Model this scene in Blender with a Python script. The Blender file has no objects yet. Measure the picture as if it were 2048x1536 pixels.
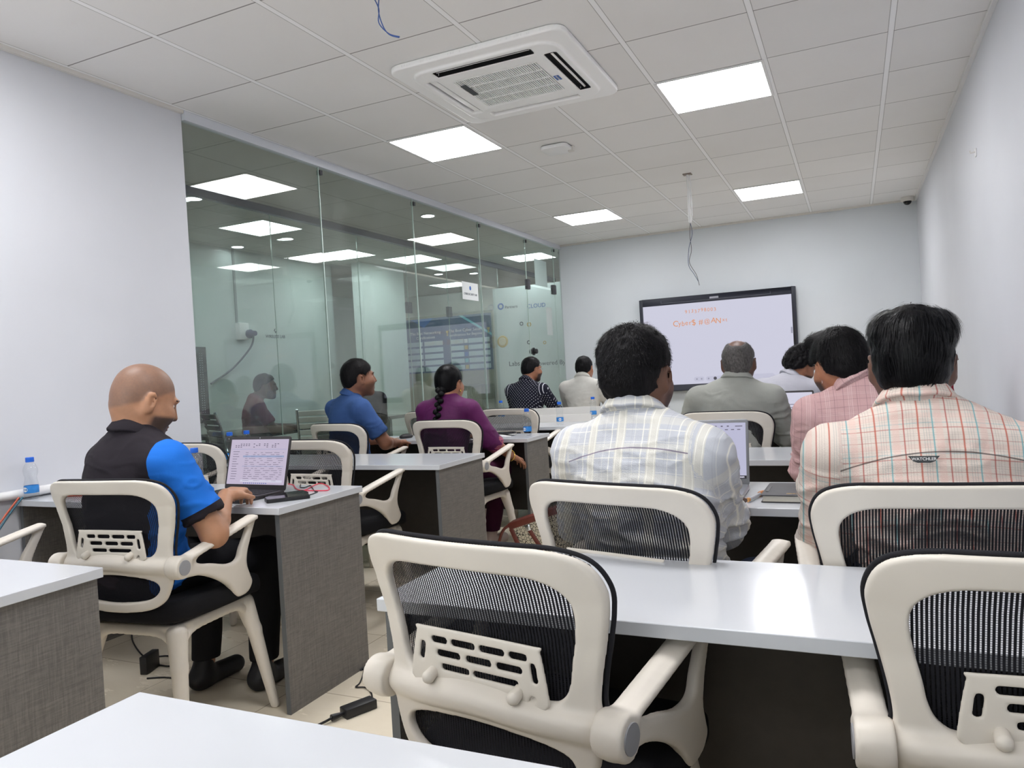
import bpy, bmesh, math, random
import numpy as np
from mathutils import Vector, Matrix
C = bpy.context.scene.collection
sin, cos, pi = math.sin, math.cos, math.pi
S = bpy.context.scene
# ------------------------------------------------------------------ camera
EYE = 1.1821
def cam_axes(yaw, pitch, roll):
    f = np.array([sin(yaw)*cos(pitch), cos(yaw)*cos(pitch), sin(pitch)])
    s = np.cross(f, [0, 0, 1]); s /= np.linalg.norm(s); u = np.cross(s, f)
    return f, cos(roll)*s + sin(roll)*u, -sin(roll)*s + cos(roll)*u
_f, _s, _u = cam_axes(-0.4304, -0.0143, -0.0574)
cam = bpy.data.objects.new('camera', bpy.data.cameras.new('camera'))
C.objects.link(cam)
cam.data.sensor_width = 36.0
cam.data.lens = 1494.39/2048*36
cam.data.clip_start = 0.05
cam.matrix_world = Matrix(((_s[0], _u[0], -_f[0], 0), (_s[1], _u[1], -_f[1], 0), (_s[2], _u[2], -_f[2], EYE), (0, 0, 0, 1)))
S.camera = cam
# ------------------------------------------------------------------ world, exposure
w = bpy.data.worlds.new('world'); S.world = w; w.use_nodes = True
w.node_tree.nodes['Background'].inputs[0].default_value = (0.80, 0.80, 0.81, 1)
w.node_tree.nodes['Background'].inputs[1].default_value = 2.6
S.view_settings.view_transform = 'Standard'
S.view_settings.look = 'None'
S.view_settings.exposure = 0.55
S.view_settings.gamma = 1.0
S.view_settings.use_curve_mapping = False
PANEL = 17.5          # strength of the square LED panels
PANEL_FAR = 7.0       # panels of the room across the corridor
DOWN = 14.0           # corridor downlights
try:
    S.cycles.use_denoising = True
    S.cycles.max_bounces = 8
    S.cycles.diffuse_bounces = 4
    S.cycles.transparent_max_bounces = 16
    S.cycles.sample_clamp_indirect = 6.0
    S.cycles.caustics_reflective = False
    S.cycles.caustics_refractive = False
except Exception:
    pass
# ------------------------------------------------------------------ materials
def lin(c):
    r = []
    for v in c[:3]:
        v = v/255.0
        r.append(v/12.92 if v <= 0.04045 else ((v+0.055)/1.055)**2.4)
    return (r[0], r[1], r[2], 1.0)
class NT:
    def __init__(s, name):
        s.m = bpy.data.materials.new(name); s.m.use_nodes = True
        s.t = s.m.node_tree; s.N = s.t.nodes; s.L = s.t.links
        s.b = s.N['Principled BSDF']; s.out = s.N['Material Output']
    def n(s, typ, **kw):
        o = s.N.new(typ)
        for k, v in kw.items(): setattr(o, k, v)
        return o
    def val(s, sock, v):
        if hasattr(v, 'links') or isinstance(v, bpy.types.NodeSocket): s.L.new(v, sock)
        else: sock.default_value = v
    def math(s, op, a, b=None, c=None, clamp=False):
        o = s.n('ShaderNodeMath', operation=op); o.use_clamp = clamp
        s.val(o.inputs[0], a)
        if b is not None: s.val(o.inputs[1], b)
        if c is not None: s.val(o.inputs[2], c)
        return o.outputs[0]
    def mix(s, f, a, b):
        o = s.n('ShaderNodeMix', data_type='RGBA')
        s.val(o.inputs[0], f); s.val(o.inputs[6], a); s.val(o.inputs[7], b)
        return o.outputs[2]
    def coord(s, kind='Object'):
        o = s.n('ShaderNodeTexCoord'); x = s.n('ShaderNodeSeparateXYZ')
        s.L.new(o.outputs[kind], x.inputs[0])
        return o.outputs[kind], x.outputs[0], x.outputs[1], x.outputs[2]
    def noise(s, scale, vec=None, detail=3, rough=0.5):
        o = s.n('ShaderNodeTexNoise'); o.inputs['Scale'].default_value = scale
        o.inputs['Detail'].default_value = detail; o.inputs['Roughness'].default_value = rough
        if vec is not None: s.L.new(vec, o.inputs['Vector'])
        return o.outputs[0]
    def ramp(s, f, lo, hi):
        o = s.n('ShaderNodeMapRange'); s.val(o.inputs[0], f)
        o.inputs[1].default_value = lo; o.inputs[2].default_value = hi
        return o.outputs[0]
    def scale(s, vec, xyz):
        o = s.n('ShaderNodeMapping'); s.L.new(vec, o.inputs[0]); o.inputs['Scale'].default_value = xyz
        return o.outputs[0]
    def bump(s, h, strength=0.3, dist=0.002):
        o = s.n('ShaderNodeBump'); s.L.new(h, o.inputs['Height'])
        o.inputs['Strength'].default_value = strength; o.inputs['Distance'].default_value = dist
        s.L.new(o.outputs[0], s.b.inputs['Normal'])
    def set(s, color=None, rough=None, metal=None, spec=None, coat=None, emit=None, estr=None):
        b = s.b
        if color is not None: s.val(b.inputs['Base Color'], color)
        if rough is not None: s.val(b.inputs['Roughness'], rough)
        if metal is not None: b.inputs['Metallic'].default_value = metal
        if spec is not None: b.inputs['Specular IOR Level'].default_value = spec
        if coat is not None: b.inputs['Coat Weight'].default_value = coat
        if emit is not None: s.val(b.inputs['Emission Color'], emit); b.inputs['Emission Strength'].default_value = estr
        return s
def simple(name, rgb, rough=0.5, metal=0.0, spec=0.5, var=0.0, scale=8.0, bump=0.0, bscale=60.0):
    k = NT(name); k.set(lin(rgb), rough, metal, spec)
    if var or bump:
        v, x, y, z = k.coord()
        if var:
            c2 = tuple(max(0, c*(1-var)) for c in lin(rgb)[:3]) + (1,)
            k.set(k.mix(k.ramp(k.noise(scale, v), 0.35, 0.65), lin(rgb), c2))
        if bump: k.bump(k.noise(bscale, v), bump)
    return k.m
def emis(name, rgb, strength):
    k = NT(name); k.set((0, 0, 0, 1), 0.6, emit=lin(rgb), estr=strength); return k.m
def glassy(name, tint, fres=1.5, rough=0.0, dirt=0.0):
    k = NT(name); k.N.remove(k.b)
    tr = k.n('ShaderNodeBsdfTransparent'); tr.inputs[0].default_value = tint
    gl = k.n('ShaderNodeBsdfGlossy'); gl.inputs['Roughness'].default_value = rough
    fr = k.n('ShaderNodeFresnel'); ge = k.n('ShaderNodeNewGeometry')
    k.L.new(k.math('ADD', fres, k.math('MULTIPLY', ge.outputs['Backfacing'], 1.0/fres-fres)), fr.inputs[0])
    mx = k.n('ShaderNodeMixShader')
    k.L.new(fr.outputs[0], mx.inputs[0]); k.L.new(tr.outputs[0], mx.inputs[1]); k.L.new(gl.outputs[0], mx.inputs[2])
    last = mx.outputs[0]
    if dirt:
        v, x, y, z = k.coord()
        df = k.n('ShaderNodeBsdfDiffuse'); df.inputs[0].default_value = (0.8, 0.85, 0.82, 1)
        m2 = k.n('ShaderNodeMixShader')
        f = k.math('MULTIPLY', k.ramp(k.noise(2.2, v, 5), 0.35, 0.8), dirt)
        k.L.new(f, m2.inputs[0]); k.L.new(last, m2.inputs[1]); k.L.new(df.outputs[0], m2.inputs[2]); last = m2.outputs[0]
    k.L.new(last, k.out.inputs[0]); return k.m
M = {}
def wallmat(name, rgb):
    k = NT(name); v, x, y, z = k.coord()
    a = lin(rgb); b = tuple(c*0.94 for c in a[:3]) + (1,)
    k.set(k.mix(k.ramp(k.noise(1.3, v, 4), 0.4, 0.75), a, b), 0.55, spec=0.35)
    k.bump(k.noise(35, v, 4), 0.12, 0.002)
    return k.m
M['wall'] = wallmat('painted_wall', (214, 216, 222))
M['wall_front'] = wallmat('painted_front_wall', (212, 217, 222))
def ceilmat():
    k = NT('ceiling_tiles'); v, x, y, z = k.coord()
    X0, Y0 = -2.7589, 4.2167
    fx = k.math('FRACT', k.math('DIVIDE', k.math('SUBTRACT', x, X0), 0.6))
    fy = k.math('FRACT', k.math('DIVIDE', k.math('SUBTRACT', y, Y0), 0.6))
    ix = k.math('FLOOR', k.math('DIVIDE', k.math('SUBTRACT', x, X0), 0.6))
    iy = k.math('FLOOR', k.math('DIVIDE', k.math('SUBTRACT', y, Y0), 0.6))
    dx = k.math('ABSOLUTE', k.math('SUBTRACT', fx, 0.5)); dy = k.math('ABSOLUTE', k.math('SUBTRACT', fy, 0.5))
    barx = k.math('GREATER_THAN', dx, 0.479)           # bars that run into the room
    edge_shade = k.math('MULTIPLY', k.math('GREATER_THAN', dx, 0.474), k.math('LESS_THAN', dx, 0.480))  # shadow lines along the bar edges, painted into the tile colour
    lin2 = k.math('GREATER_THAN', dy, 0.4945)           # joints across the room
    wn = k.n('ShaderNodeTexWhiteNoise', noise_dimensions='2D')
    cb = k.n('ShaderNodeCombineXYZ'); k.L.new(ix, cb.inputs[0]); k.L.new(iy, cb.inputs[1]); k.L.new(cb.outputs[0], wn.inputs['Vector'])
    base = k.mix(wn.outputs[0], lin((240, 239, 238)), lin((234, 233, 232)))
    base = k.mix(k.math('MULTIPLY', k.ramp(k.noise(0.9, v, 4), 0.45, 0.8), 0.5), base, lin((226, 224, 222)))
    base = k.mix(barx, base, lin((248, 248, 249)))
    base = k.mix(k.math('MULTIPLY', edge_shade, 0.55), base, lin((120, 116, 112)))
    base = k.mix(k.math('MULTIPLY', k.math('SUBTRACT', lin2, k.math('MULTIPLY', lin2, barx)), 0.8), base, lin((105, 102, 100)))
    k.set(base, 0.75, spec=0.2)
    return k.m
M['ceiling'] = ceilmat()
def floormat():
    k = NT('floor_tiles'); v, x, y, z = k.coord()
    fx = k.math('FRACT', k.math('DIVIDE', k.math('SUBTRACT', x, -2.045), 0.6))
    fy = k.math('FRACT', k.math('DIVIDE', k.math('SUBTRACT', y, 2.864), 0.6))
    dx = k.math('ABSOLUTE', k.math('SUBTRACT', fx, 0.5)); dy = k.math('ABSOLUTE', k.math('SUBTRACT', fy, 0.5))
    g = k.math('GREATER_THAN', k.math('MAXIMUM', dx, dy), 0.4965)
    vein = k.ramp(k.noise(2.0, k.scale(v, (1, 2.4, 1)), 8, 0.65), 0.35, 0.7)
    base = k.mix(vein, lin((232, 222, 202)), lin((222, 210, 188)))
    base = k.mix(k.math('MULTIPLY', g, 0.75), base, lin((150, 135, 112)))
    k.set(base, k.math('ADD', k.math('MULTIPLY', vein, 0.08), 0.22), spec=0.4)
    return k.m
M['floor'] = floormat()
M['laminate'] = simple('white_laminate', (206, 209, 214), 0.16, spec=0.5, var=0.03, scale=3)
M['edge'] = simple('white_edge_band', (222, 222, 224), 0.3)
def linen():
    k = NT('grey_linen_laminate'); v, x, y, z = k.coord()
    n1 = k.noise(260, k.scale(v, (1, 1, 0.06)), 3, 0.7); n2 = k.noise(260, k.scale(v, (0.06, 0.06, 1)), 3, 0.7)
    f = k.ramp(k.math('ADD', n1, n2), 0.8, 1.25)
    k.set(k.mix(f, lin((100, 97, 94)), lin((124, 120, 115))), 0.5, spec=0.3)
    k.bump(f, 0.15, 0.001); return k.m
M['linen'] = linen()
M['linen_edge'] = simple('grey_panel_edge', (92, 95, 97), 0.5)
M['darkpanel'] = simple('dark_modesty_panel', (62, 57, 52), 0.5, var=0.12, scale=30)
M['plastic'] = simple('ivory_plastic', (222, 215, 204), 0.42, spec=0.45, var=0.045, scale=7)
M['hubgrey'] = simple('grey_hub_cap', (150, 151, 155), 0.5)
M['seatfab'] = simple('black_seat_fabric', (22, 22, 25), 0.9, spec=0.2, bump=0.4, bscale=400)
M['trim'] = simple('black_mesh_trim', (38, 38, 42), 0.85, spec=0.2, bump=0.4, bscale=500)
def meshfab():
    k = NT('black_mesh_fabric'); v, x, y, z = k.coord()
    k.set(lin((26, 26, 32)), 0.8, spec=0.25)
    st = k.math('ABSOLUTE', k.math('SUBTRACT', k.math('FRACT', k.math('MULTIPLY', x, 1/0.0058)), 0.5))
    sz = k.math('ABSOLUTE', k.math('SUBTRACT', k.math('FRACT', k.math('MULTIPLY', z, 1/0.0034)), 0.5))
    op = k.math('MULTIPLY', k.math('LESS_THAN', st, 0.195), k.math('LESS_THAN', sz, 0.40))
    tr = k.n('ShaderNodeBsdfTransparent'); mx = k.n('ShaderNodeMixShader')
    k.L.new(k.math('MULTIPLY', op, 0.93), mx.inputs[0]); k.L.new(k.b.outputs[0], mx.inputs[1]); k.L.new(tr.outputs[0], mx.inputs[2])
    k.L.new(mx.outputs[0], k.out.inputs[0]); return k.m
M['meshfab'] = meshfab()
M['glass'] = glassy('partition_glass', (0.935, 0.962, 0.952, 1), 1.68, 0.0, 0.05)
M['glassedge'] = simple('glass_edge', (196, 214, 206), 0.2)
M['black'] = simple('black_plastic', (24, 24, 27), 0.45)
M['blackgloss'] = simple('glossy_black', (14, 14, 18), 0.12)
M['darkmetal'] = simple('dark_grey_metal', (78, 78, 82), 0.4, 0.6)
M['chrome'] = simple('chrome', (200, 202, 204), 0.15, 1.0)
M['alu'] = simple('white_aluminium', (214, 218, 226), 0.4)
M['white'] = simple('white_plastic', (232, 232, 232), 0.4)
M['offwhite'] = simple('off_white_plastic', (222, 219, 214), 0.5)
M['panelglow'] = emis('led_panel', (251, 250, 252), PANEL)
M['panelglow2'] = emis('led_panel_far_room', (240, 252, 250), PANEL_FAR)
M['downglow'] = emis('downlight_glow', (245, 252, 255), DOWN)
# ------------------------------------------------------------------ mesh helpers
class MB:
    """collects shapes into one mesh"""
    def __init__(s): s.v = []; s.f = []; s.m = []
    def add(s, vs, fs, mi=0):
        o = len(s.v); s.v += [tuple(map(float, p)) for p in vs]; s.f += [tuple(i+o for i in f) for f in fs]; s.m += [mi]*len(fs); return s
    def box(s, lo, hi, mi=0, R=None, c=None):
        vs = [(x, y, z) for x in (lo[0], hi[0]) for y in (lo[1], hi[1]) for z in (lo[2], hi[2])]
        if R is not None: vs = [tuple(R @ Vector(p) + Vector(c or (0, 0, 0))) for p in vs]
        return s.add(vs, [(0, 1, 3, 2), (4, 6, 7, 5), (0, 4, 5, 1), (2, 3, 7, 6), (0, 2, 6, 4), (1, 5, 7, 3)], mi)
    def prism(s, pts, lo, hi, axis=2, mi=0):
        n = len(pts)
        def P(a, b, h): return {0: (h, a, b), 1: (a, h, b), 2: (a, b, h)}[axis]
        vs = [P(a, b, lo) for a, b in pts] + [P(a, b, hi) for a, b in pts]
        return s.add(vs, [tuple(range(n))[::-1], tuple(range(n, 2*n))] + [(i, (i+1) % n, n+(i+1) % n, n+i) for i in range(n)], mi)
    def lathe(s, prof, c=(0, 0, 0), seg=24, mi=0, axis='z', cap=True, sx=1, sy=1):
        vs = []; fs = []; n = len(prof)
        for j in range(seg):
            a = 2*pi*j/seg
            for r, h in prof:
                p = (r*cos(a)*sx, r*sin(a)*sy, h)
                if axis == 'x': p = (p[2], p[0], p[1])
                if axis == 'y': p = (p[0], p[2], p[1])
                vs.append((p[0]+c[0], p[1]+c[1], p[2]+c[2]))
        for j in range(seg):
            k = (j+1) % seg
            for i in range(n-1): fs.append((j*n+i, k*n+i, k*n+i+1, j*n+i+1))
        if cap:
            if prof[0][0] > 1e-6: fs.append(tuple(j*n for j in range(seg))[::-1])
            if prof[-1][0] > 1e-6: fs.append(tuple(j*n+n-1 for j in range(seg)))
        return s.add(vs, fs, mi)
    def tube(s, pts, r, seg=8, mi=0, closed=False):
        pts = [Vector(p) for p in pts]; n = len(pts); vs = []; fs = []
        rr = r if isinstance(r, (list, tuple)) else [r]*n
        up = Vector((0, 0, 1)); prev = None
        for i, p in enumerate(pts):
            if closed: t = pts[(i+1) % n] - pts[i-1]
            else: t = pts[min(i+1, n-1)] - pts[max(i-1, 0)]
            t = t.normalized() if t.length > 1e-9 else up
            a = prev - t*prev.dot(t) if prev is not None else (t.cross(up) if abs(t.dot(up)) < .95 else t.cross(Vector((1, 0, 0))))
            a = a.normalized(); prev = a; b = t.cross(a)
            for j in range(seg):
                an = 2*pi*j/seg; vs.append(p + (a*cos(an)+b*sin(an))*rr[i])
        m = n if closed else n-1
        for i in range(m):
            for j in range(seg):
                k = (j+1) % seg; i2 = (i+1) % n
                fs.append((i*seg+j, i*seg+k, i2*seg+k, i2*seg+j))
        if not closed: fs.append(tuple(range(seg))[::-1]); fs.append(tuple((n-1)*seg+j for j in range(seg)))
        return s.add(vs, fs, mi)
    def ball(s, c, r, seg=16, rings=10, mi=0):
        r = r if isinstance(r, (tuple, list)) else (r, r, r)
        prof = [(sin(pi*i/rings), -cos(pi*i/rings)) for i in range(rings+1)]
        vs = []; fs = []; n = len(prof)
        for j in range(seg):
            a = 2*pi*j/seg
            for q, h in prof: vs.append((c[0]+q*cos(a)*r[0], c[1]+q*sin(a)*r[1], c[2]+h*r[2]))
        for j in range(seg):
            k = (j+1) % seg
            for i in range(n-1): fs.append((j*n+i, k*n+i, k*n+i+1, j*n+i+1))
        return s.add(vs, fs, mi)
    def mesh(s, name, mats, smooth=False, bevel=0.0, bseg=2):
        me = bpy.data.meshes.new(name); me.from_pydata(s.v, [], s.f)
        for m in (mats if isinstance(mats, (list, tuple)) else [mats]): me.materials.append(M[m] if isinstance(m, str) else m)
        me.polygons.foreach_set('material_index', s.m)
        bm = bmesh.new(); bm.from_mesh(me)
        bmesh.ops.remove_doubles(bm, verts=bm.verts, dist=1e-6)
        bmesh.ops.recalc_face_normals(bm, faces=bm.faces)
        if bevel:
            es = [e for e in bm.edges if len(e.link_faces) == 2 and e.calc_face_angle(0) > 0.6]
            bmesh.ops.bevel(bm, geom=es, offset=bevel, segments=bseg, affect='EDGES', profile=0.5, clamp_overlap=True)
        bm.to_mesh(me); bm.free()
        if smooth or bevel:
            me.polygons.foreach_set('use_smooth', [True]*len(me.polygons))
            try: me.set_sharp_from_angle(angle=math.radians(smooth if isinstance(smooth, (int, float)) and smooth > 1 else 40))
            except Exception: pass
        return me
    def build(s, name, mats, parent=None, loc=None, rz=0, smooth=False, bevel=0.0, bseg=2):
        return link(name, s.mesh(name, mats, smooth, bevel, bseg), parent, loc, rz)
def link(name, me, parent=None, loc=None, rz=0):
    o = bpy.data.objects.new(name, me); C.objects.link(o)
    if parent is not None: o.parent = parent
    if loc is not None: o.location = loc
    if rz: o.rotation_euler = (0, 0, rz)
    return o
def tag(o, label, cat, group=None, kind=None):
    o['label'] = label
    if cat: o['category'] = cat
    if group: o['group'] = group
    if kind: o['kind'] = kind
    return o
def thing(name, label, cat, loc=(0, 0, 0), rz=0, group=None):
    o = bpy.data.objects.new(name, None); C.objects.link(o)
    o.empty_display_size = 0.1; o.location = loc; o.rotation_euler = (0, 0, rz)
    return tag(o, label, cat, group)
def struct(name, mb, mats, label=None, **kw):
    o = mb.build(name, mats, **kw); o['kind'] = 'structure'
    if label: o['label'] = label
    return o
def kids(o): return [c for c in C.objects if c.parent == o]
def dup(root, loc, rz=0, label=None, group=None):
    def cp(o, par):
        c = o.copy(); C.objects.link(c); c.parent = par
        for ch in kids(o): cp(ch, c)
        return c
    r = cp(root, None); r.location = loc; r.rotation_euler = (0, 0, rz)
    if label: r['label'] = label
    if group: r['group'] = group
    return r
def text_mesh(txt, size, mat, thick=0.0006, align='CENTER', bold=0.0, jitter=0.0):
    cu = bpy.data.curves.new('lettering', 'FONT'); cu.body = txt; cu.size = size; cu.extrude = thick
    cu.align_x = align; cu.align_y = 'CENTER'; cu.offset = bold; cu.resolution_u = 3
    o = bpy.data.objects.new('lettering', cu); C.objects.link(o)
    dg = bpy.context.evaluated_depsgraph_get()
    me = bpy.data.meshes.new_from_object(o.evaluated_get(dg))
    bpy.data.objects.remove(o)
    me.materials.clear(); me.materials.append(M[mat] if isinstance(mat, str) else mat)
    return me
# ------------------------------------------------------------------ signed-distance sculpting
class SDF:
    def __init__(s, lo, hi, h):
        s.lo = np.array(lo, float); s.h = h
        n = np.ceil((np.array(hi, float)-s.lo)/h).astype(int)+1
        s.n = n; s.ax = [(s.lo[i]+h*np.arange(n[i])).astype(np.float32) for i in range(3)]
        s.d = np.full(n, 1.0, np.float32)
    def sub(s, lo, hi):
        sl = []
        for i in range(3):
            a = int(max(0, math.floor((lo[i]-s.lo[i])/s.h))); b = int(min(s.n[i], math.ceil((hi[i]-s.lo[i])/s.h)+1))
            if b <= a: return None, None
            sl.append(slice(a, b))
        X = s.ax[0][sl[0]][:, None, None]; Y = s.ax[1][sl[1]][None, :, None]; Z = s.ax[2][sl[2]][None, None, :]
        return tuple(sl), (X, Y, Z)
    def op(s, fn, lo, hi, k=0.0, mode='u'):
        mg = k + 3*s.h
        sl, P = s.sub([v-mg for v in lo], [v+mg for v in hi])
        if sl is None: return s
        e = fn(*P).astype(np.float32); d = s.d[sl]
        e = np.broadcast_to(e, d.shape)
        if mode == 'u':
            if k > 0:
                hh = np.maximum(k-np.abs(d-e), 0)/k; r = np.minimum(d, e)-hh*hh*k*0.25
            else: r = np.minimum(d, e)
        elif mode == 's':
            if k > 0:
                hh = np.maximum(k-np.abs(d+e), 0)/k; r = np.maximum(d, -e)+hh*hh*k*0.25
            else: r = np.maximum(d, -e)
        s.d[sl] = r; return s
    def cap(s, a, b, ra, rb=None, k=0.0, mode='u'):
        rb = ra if rb is None else rb
        a = np.array(a, float); b = np.array(b, float); ba = b-a; L = float(ba@ba) or 1e-9; R = max(ra, rb)
        def fn(X, Y, Z):
            t = np.clip(((X-a[0])*ba[0]+(Y-a[1])*ba[1]+(Z-a[2])*ba[2])/L, 0, 1)
            return np.sqrt((X-a[0]-ba[0]*t)**2+(Y-a[1]-ba[1]*t)**2+(Z-a[2]-ba[2]*t)**2)-(ra+(rb-ra)*t)
        return s.op(fn, np.minimum(a, b)-R, np.maximum(a, b)+R, k, mode)
    def chain(s, pts, rs, k=0.0, mode='u', k2=None):
        for i in range(len(pts)-1): s.cap(pts[i], pts[i+1], rs[i], rs[i+1], k if i == 0 or k2 is None else k2, mode)
        return s
    def ell(s, c, r, R=None, k=0.0, mode='u'):
        c = np.array(c, float); r = np.array(r, float); m = float(r.max())
        R = np.eye(3) if R is None else np.array(R)
        def fn(X, Y, Z):
            x, y, z = X-c[0], Y-c[1], Z-c[2]
            q = [x*R[0, i]+y*R[1, i]+z*R[2, i] for i in range(3)]
            k0 = np.sqrt(sum((q[i]/r[i])**2 for i in range(3))); k1 = np.sqrt(sum((q[i]/r[i]**2)**2 for i in range(3)))+1e-9
            return k0*(k0-1)/k1
        return s.op(fn, c-m, c+m, k, mode)
    def rbox(s, c, half, rad=0.005, R=None, k=0.0, mode='u'):
        c = np.array(c, float); hf = np.array(half, float)-rad; m = float(np.linalg.norm(half))
        R = np.eye(3) if R is None else np.array(R)
        def fn(X, Y, Z):
            x, y, z = X-c[0], Y-c[1], Z-c[2]
            q = [np.abs(x*R[0, i]+y*R[1, i]+z*R[2, i])-hf[i] for i in range(3)]
            return np.sqrt(sum(np.maximum(v, 0)**2 for v in q))+np.minimum(np.maximum(np.maximum(q[0], q[1]), q[2]), 0)-rad
        return s.op(fn, c-m, c+m, k, mode)
    def plate(s, outer, holes, axis, pos, th, rad=0.004, k=0.0, warp=None):
        """flat plate cut from 2D outlines; axis = thin axis"""
        A, B = [i for i in range(3) if i != axis]
        ga, gb = np.meshgrid(s.ax[A], s.ax[B], indexing='ij')
        d2 = poly_sdf(ga, gb, outer)
        for hlo in holes: d2 = np.maximum(d2, -poly_sdf(ga, gb, hlo))
        d2 = np.expand_dims(d2, axis)
        sh = [1, 1, 1]; sh[axis] = -1
        w_ = np.abs(s.ax[axis].reshape(sh)-pos)-th/2+rad
        u = d2+rad
        e = np.sqrt(np.maximum(u, 0)**2+np.maximum(w_, 0)**2)+np.minimum(np.maximum(u, w_), 0)-rad
        e = e.astype(np.float32)
        if k > 0:
            hh = np.maximum(k-np.abs(s.d-e), 0)/k; s.d = np.minimum(s.d, e)-hh*hh*k*0.25
        else: s.d = np.minimum(s.d, e)
        return s
    def cut(s, fn):     # keep where fn < 0
        X = s.ax[0][:, None, None]; Y = s.ax[1][None, :, None]; Z = s.ax[2][None, None, :]
        s.d = np.maximum(s.d, fn(X, Y, Z).astype(np.float32)); return s
    def net(s):
        D = s.d.copy()
        for i in range(3):
            sl = [slice(None)]*3; sl[i] = 0; D[tuple(sl)] = np.maximum(D[tuple(sl)], 0.001); sl[i] = -1; D[tuple(sl)] = np.maximum(D[tuple(sl)], 0.001)
        I = D < 0
        cnt = np.zeros(np.array(D.shape)-1, np.int8)
        for a in (0, 1):
            for b in (0, 1):
                for c in (0, 1):
                    cnt += I[a:a+cnt.shape[0], b:b+cnt.shape[1], c:c+cnt.shape[2]]
        act = (cnt > 0) & (cnt < 8)
        ci = np.argwhere(act)
        idx = np.full(act.shape, -1, np.int64); idx[act] = np.arange(len(ci))
        acc = np.zeros((len(ci), 3)); n = np.zeros(len(ci))
        cr = [(a, b, c) for a in (0, 1) for b in (0, 1) for c in (0, 1)]
        for a in cr:
            for ax in range(3):
                if a[ax]: continue
                b = list(a); b[ax] = 1
                pa = ci+np.array(a); pb = ci+np.array(b)
                da = D[pa[:, 0], pa[:, 1], pa[:, 2]]; db = D[pb[:, 0], pb[:, 1], pb[:, 2]]
                m = (da < 0) != (db < 0)
                t = np.where(m, da/np.where(m, da-db, 1), 0)
                p = np.array(a, float)[None, :].repeat(len(ci), 0); p[:, ax] += t
                acc[m] += p[m]; n[m] += 1
        V = s.lo+s.h*(ci+acc/n[:, None])
        F = []
        for ax in range(3):
            o1, o2 = (ax+1) % 3, (ax+2) % 3
            sa = [slice(None)]*3; sb = [slice(None)]*3; sa[ax] = slice(0, -1); sb[ax] = slice(1, None)
            ch = I[tuple(sa)] != I[tuple(sb)]
            e = np.argwhere(ch); e = e[(e[:, o1] > 0) & (e[:, o2] > 0) & (e[:, o1] < D.shape[o1]-1) & (e[:, o2] < D.shape[o2]-1)]
            inside = I[e[:, 0], e[:, 1], e[:, 2]]
            q = []
            for (u, v) in ((-1, -1), (0, -1), (0, 0), (-1, 0)):
                c = e.copy(); c[:, o1] += u; c[:, o2] += v; q.append(idx[c[:, 0], c[:, 1], c[:, 2]])
            q = np.stack(q, 1); q[~inside] = q[~inside][:, ::-1]; F.append(q)
        return V, np.concatenate(F)
def poly_sdf(px, py, pts):
    pts = np.array(pts, float); n = len(pts); d = np.full(px.shape, 1e9); sgn = np.ones(px.shape)
    for i in range(n):
        a = pts[i]; b = pts[i-1]; e = b-a; wx = px-a[0]; wy = py-a[1]
        t = np.clip((wx*e[0]+wy*e[1])/max(e@e, 1e-12), 0, 1)
        d = np.minimum(d, (wx-e[0]*t)**2+(wy-e[1]*t)**2)
        c1 = py >= a[1]; c2 = py < b[1]; c3 = e[0]*wy > e[1]*wx
        sgn = np.where((c1 & c2 & c3) | (~c1 & ~c2 & ~c3), -sgn, sgn)
    return sgn*np.sqrt(d)
def spline(pts, n=8, closed=True):
    P = [np.array(p, float) for p in pts]; N = len(P); out = []
    for i in range(N if closed else N-1):
        g = lambda j: P[j % N] if closed else P[max(0, min(N-1, j))]
        p0, p1, p2, p3 = g(i-1), g(i), g(i+1), g(i+2)
        for j in range(n):
            t = j/n
            out.append(tuple(0.5*((2*p1)+(-p0+p2)*t+(2*p0-5*p1+4*p2-p3)*t*t+(-p0+3*p1-3*p2+p3)*t**3)))
    if not closed: out.append(tuple(P[-1]))
    return out
def mirror(half):  # half outline (x>=0) from top centre to bottom centre -> full closed outline
    return list(half)+[(-x, z) for x, z in reversed(half) if abs(x) > 1e-6]
def npmesh(name, V, F, mats, mi=None, smooth=True):
    me = bpy.data.meshes.new(name)
    me.vertices.add(len(V)); me.vertices.foreach_set('co', np.asarray(V, np.float32).ravel())
    me.loops.add(F.size); me.loops.foreach_set('vertex_index', F.ravel().astype(np.int32))
    me.polygons.add(len(F)); me.polygons.foreach_set('loop_start', np.arange(0, F.size, F.shape[1], dtype=np.int32))
    me.update(calc_edges=True)
    for m in (mats if isinstance(mats, (list, tuple)) else [mats]): me.materials.append(M[m] if isinstance(m, str) else m)
    if mi is not None: me.polygons.foreach_set('material_index', np.asarray(mi, np.int32))
    if smooth: me.polygons.foreach_set('use_smooth', np.ones(len(F), bool))
    return me
def vnoise(P, sc, seed=0):
    q = np.asarray(P, float)*sc; i = np.floor(q).astype(np.int64); f = q-i; f = f*f*(3-2*f)
    def hsh(a, b, c):
        n = (a*73856093) ^ (b*19349663) ^ (c*83492791) ^ (seed*2654435761 & 0xffffffff)
        n = (n ^ (n >> 13))*1274126177 & 0xffffffff
        return ((n ^ (n >> 16)) & 0xffff)/32767.5-1
    r = 0
    for a in (0, 1):
        for b in (0, 1):
            for c in (0, 1):
                wgt = (f[:, 0] if a else 1-f[:, 0])*(f[:, 1] if b else 1-f[:, 1])*(f[:, 2] if c else 1-f[:, 2])
                r = r+wgt*hsh(i[:, 0]+a, i[:, 1]+b, i[:, 2]+c)
    return r
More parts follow.
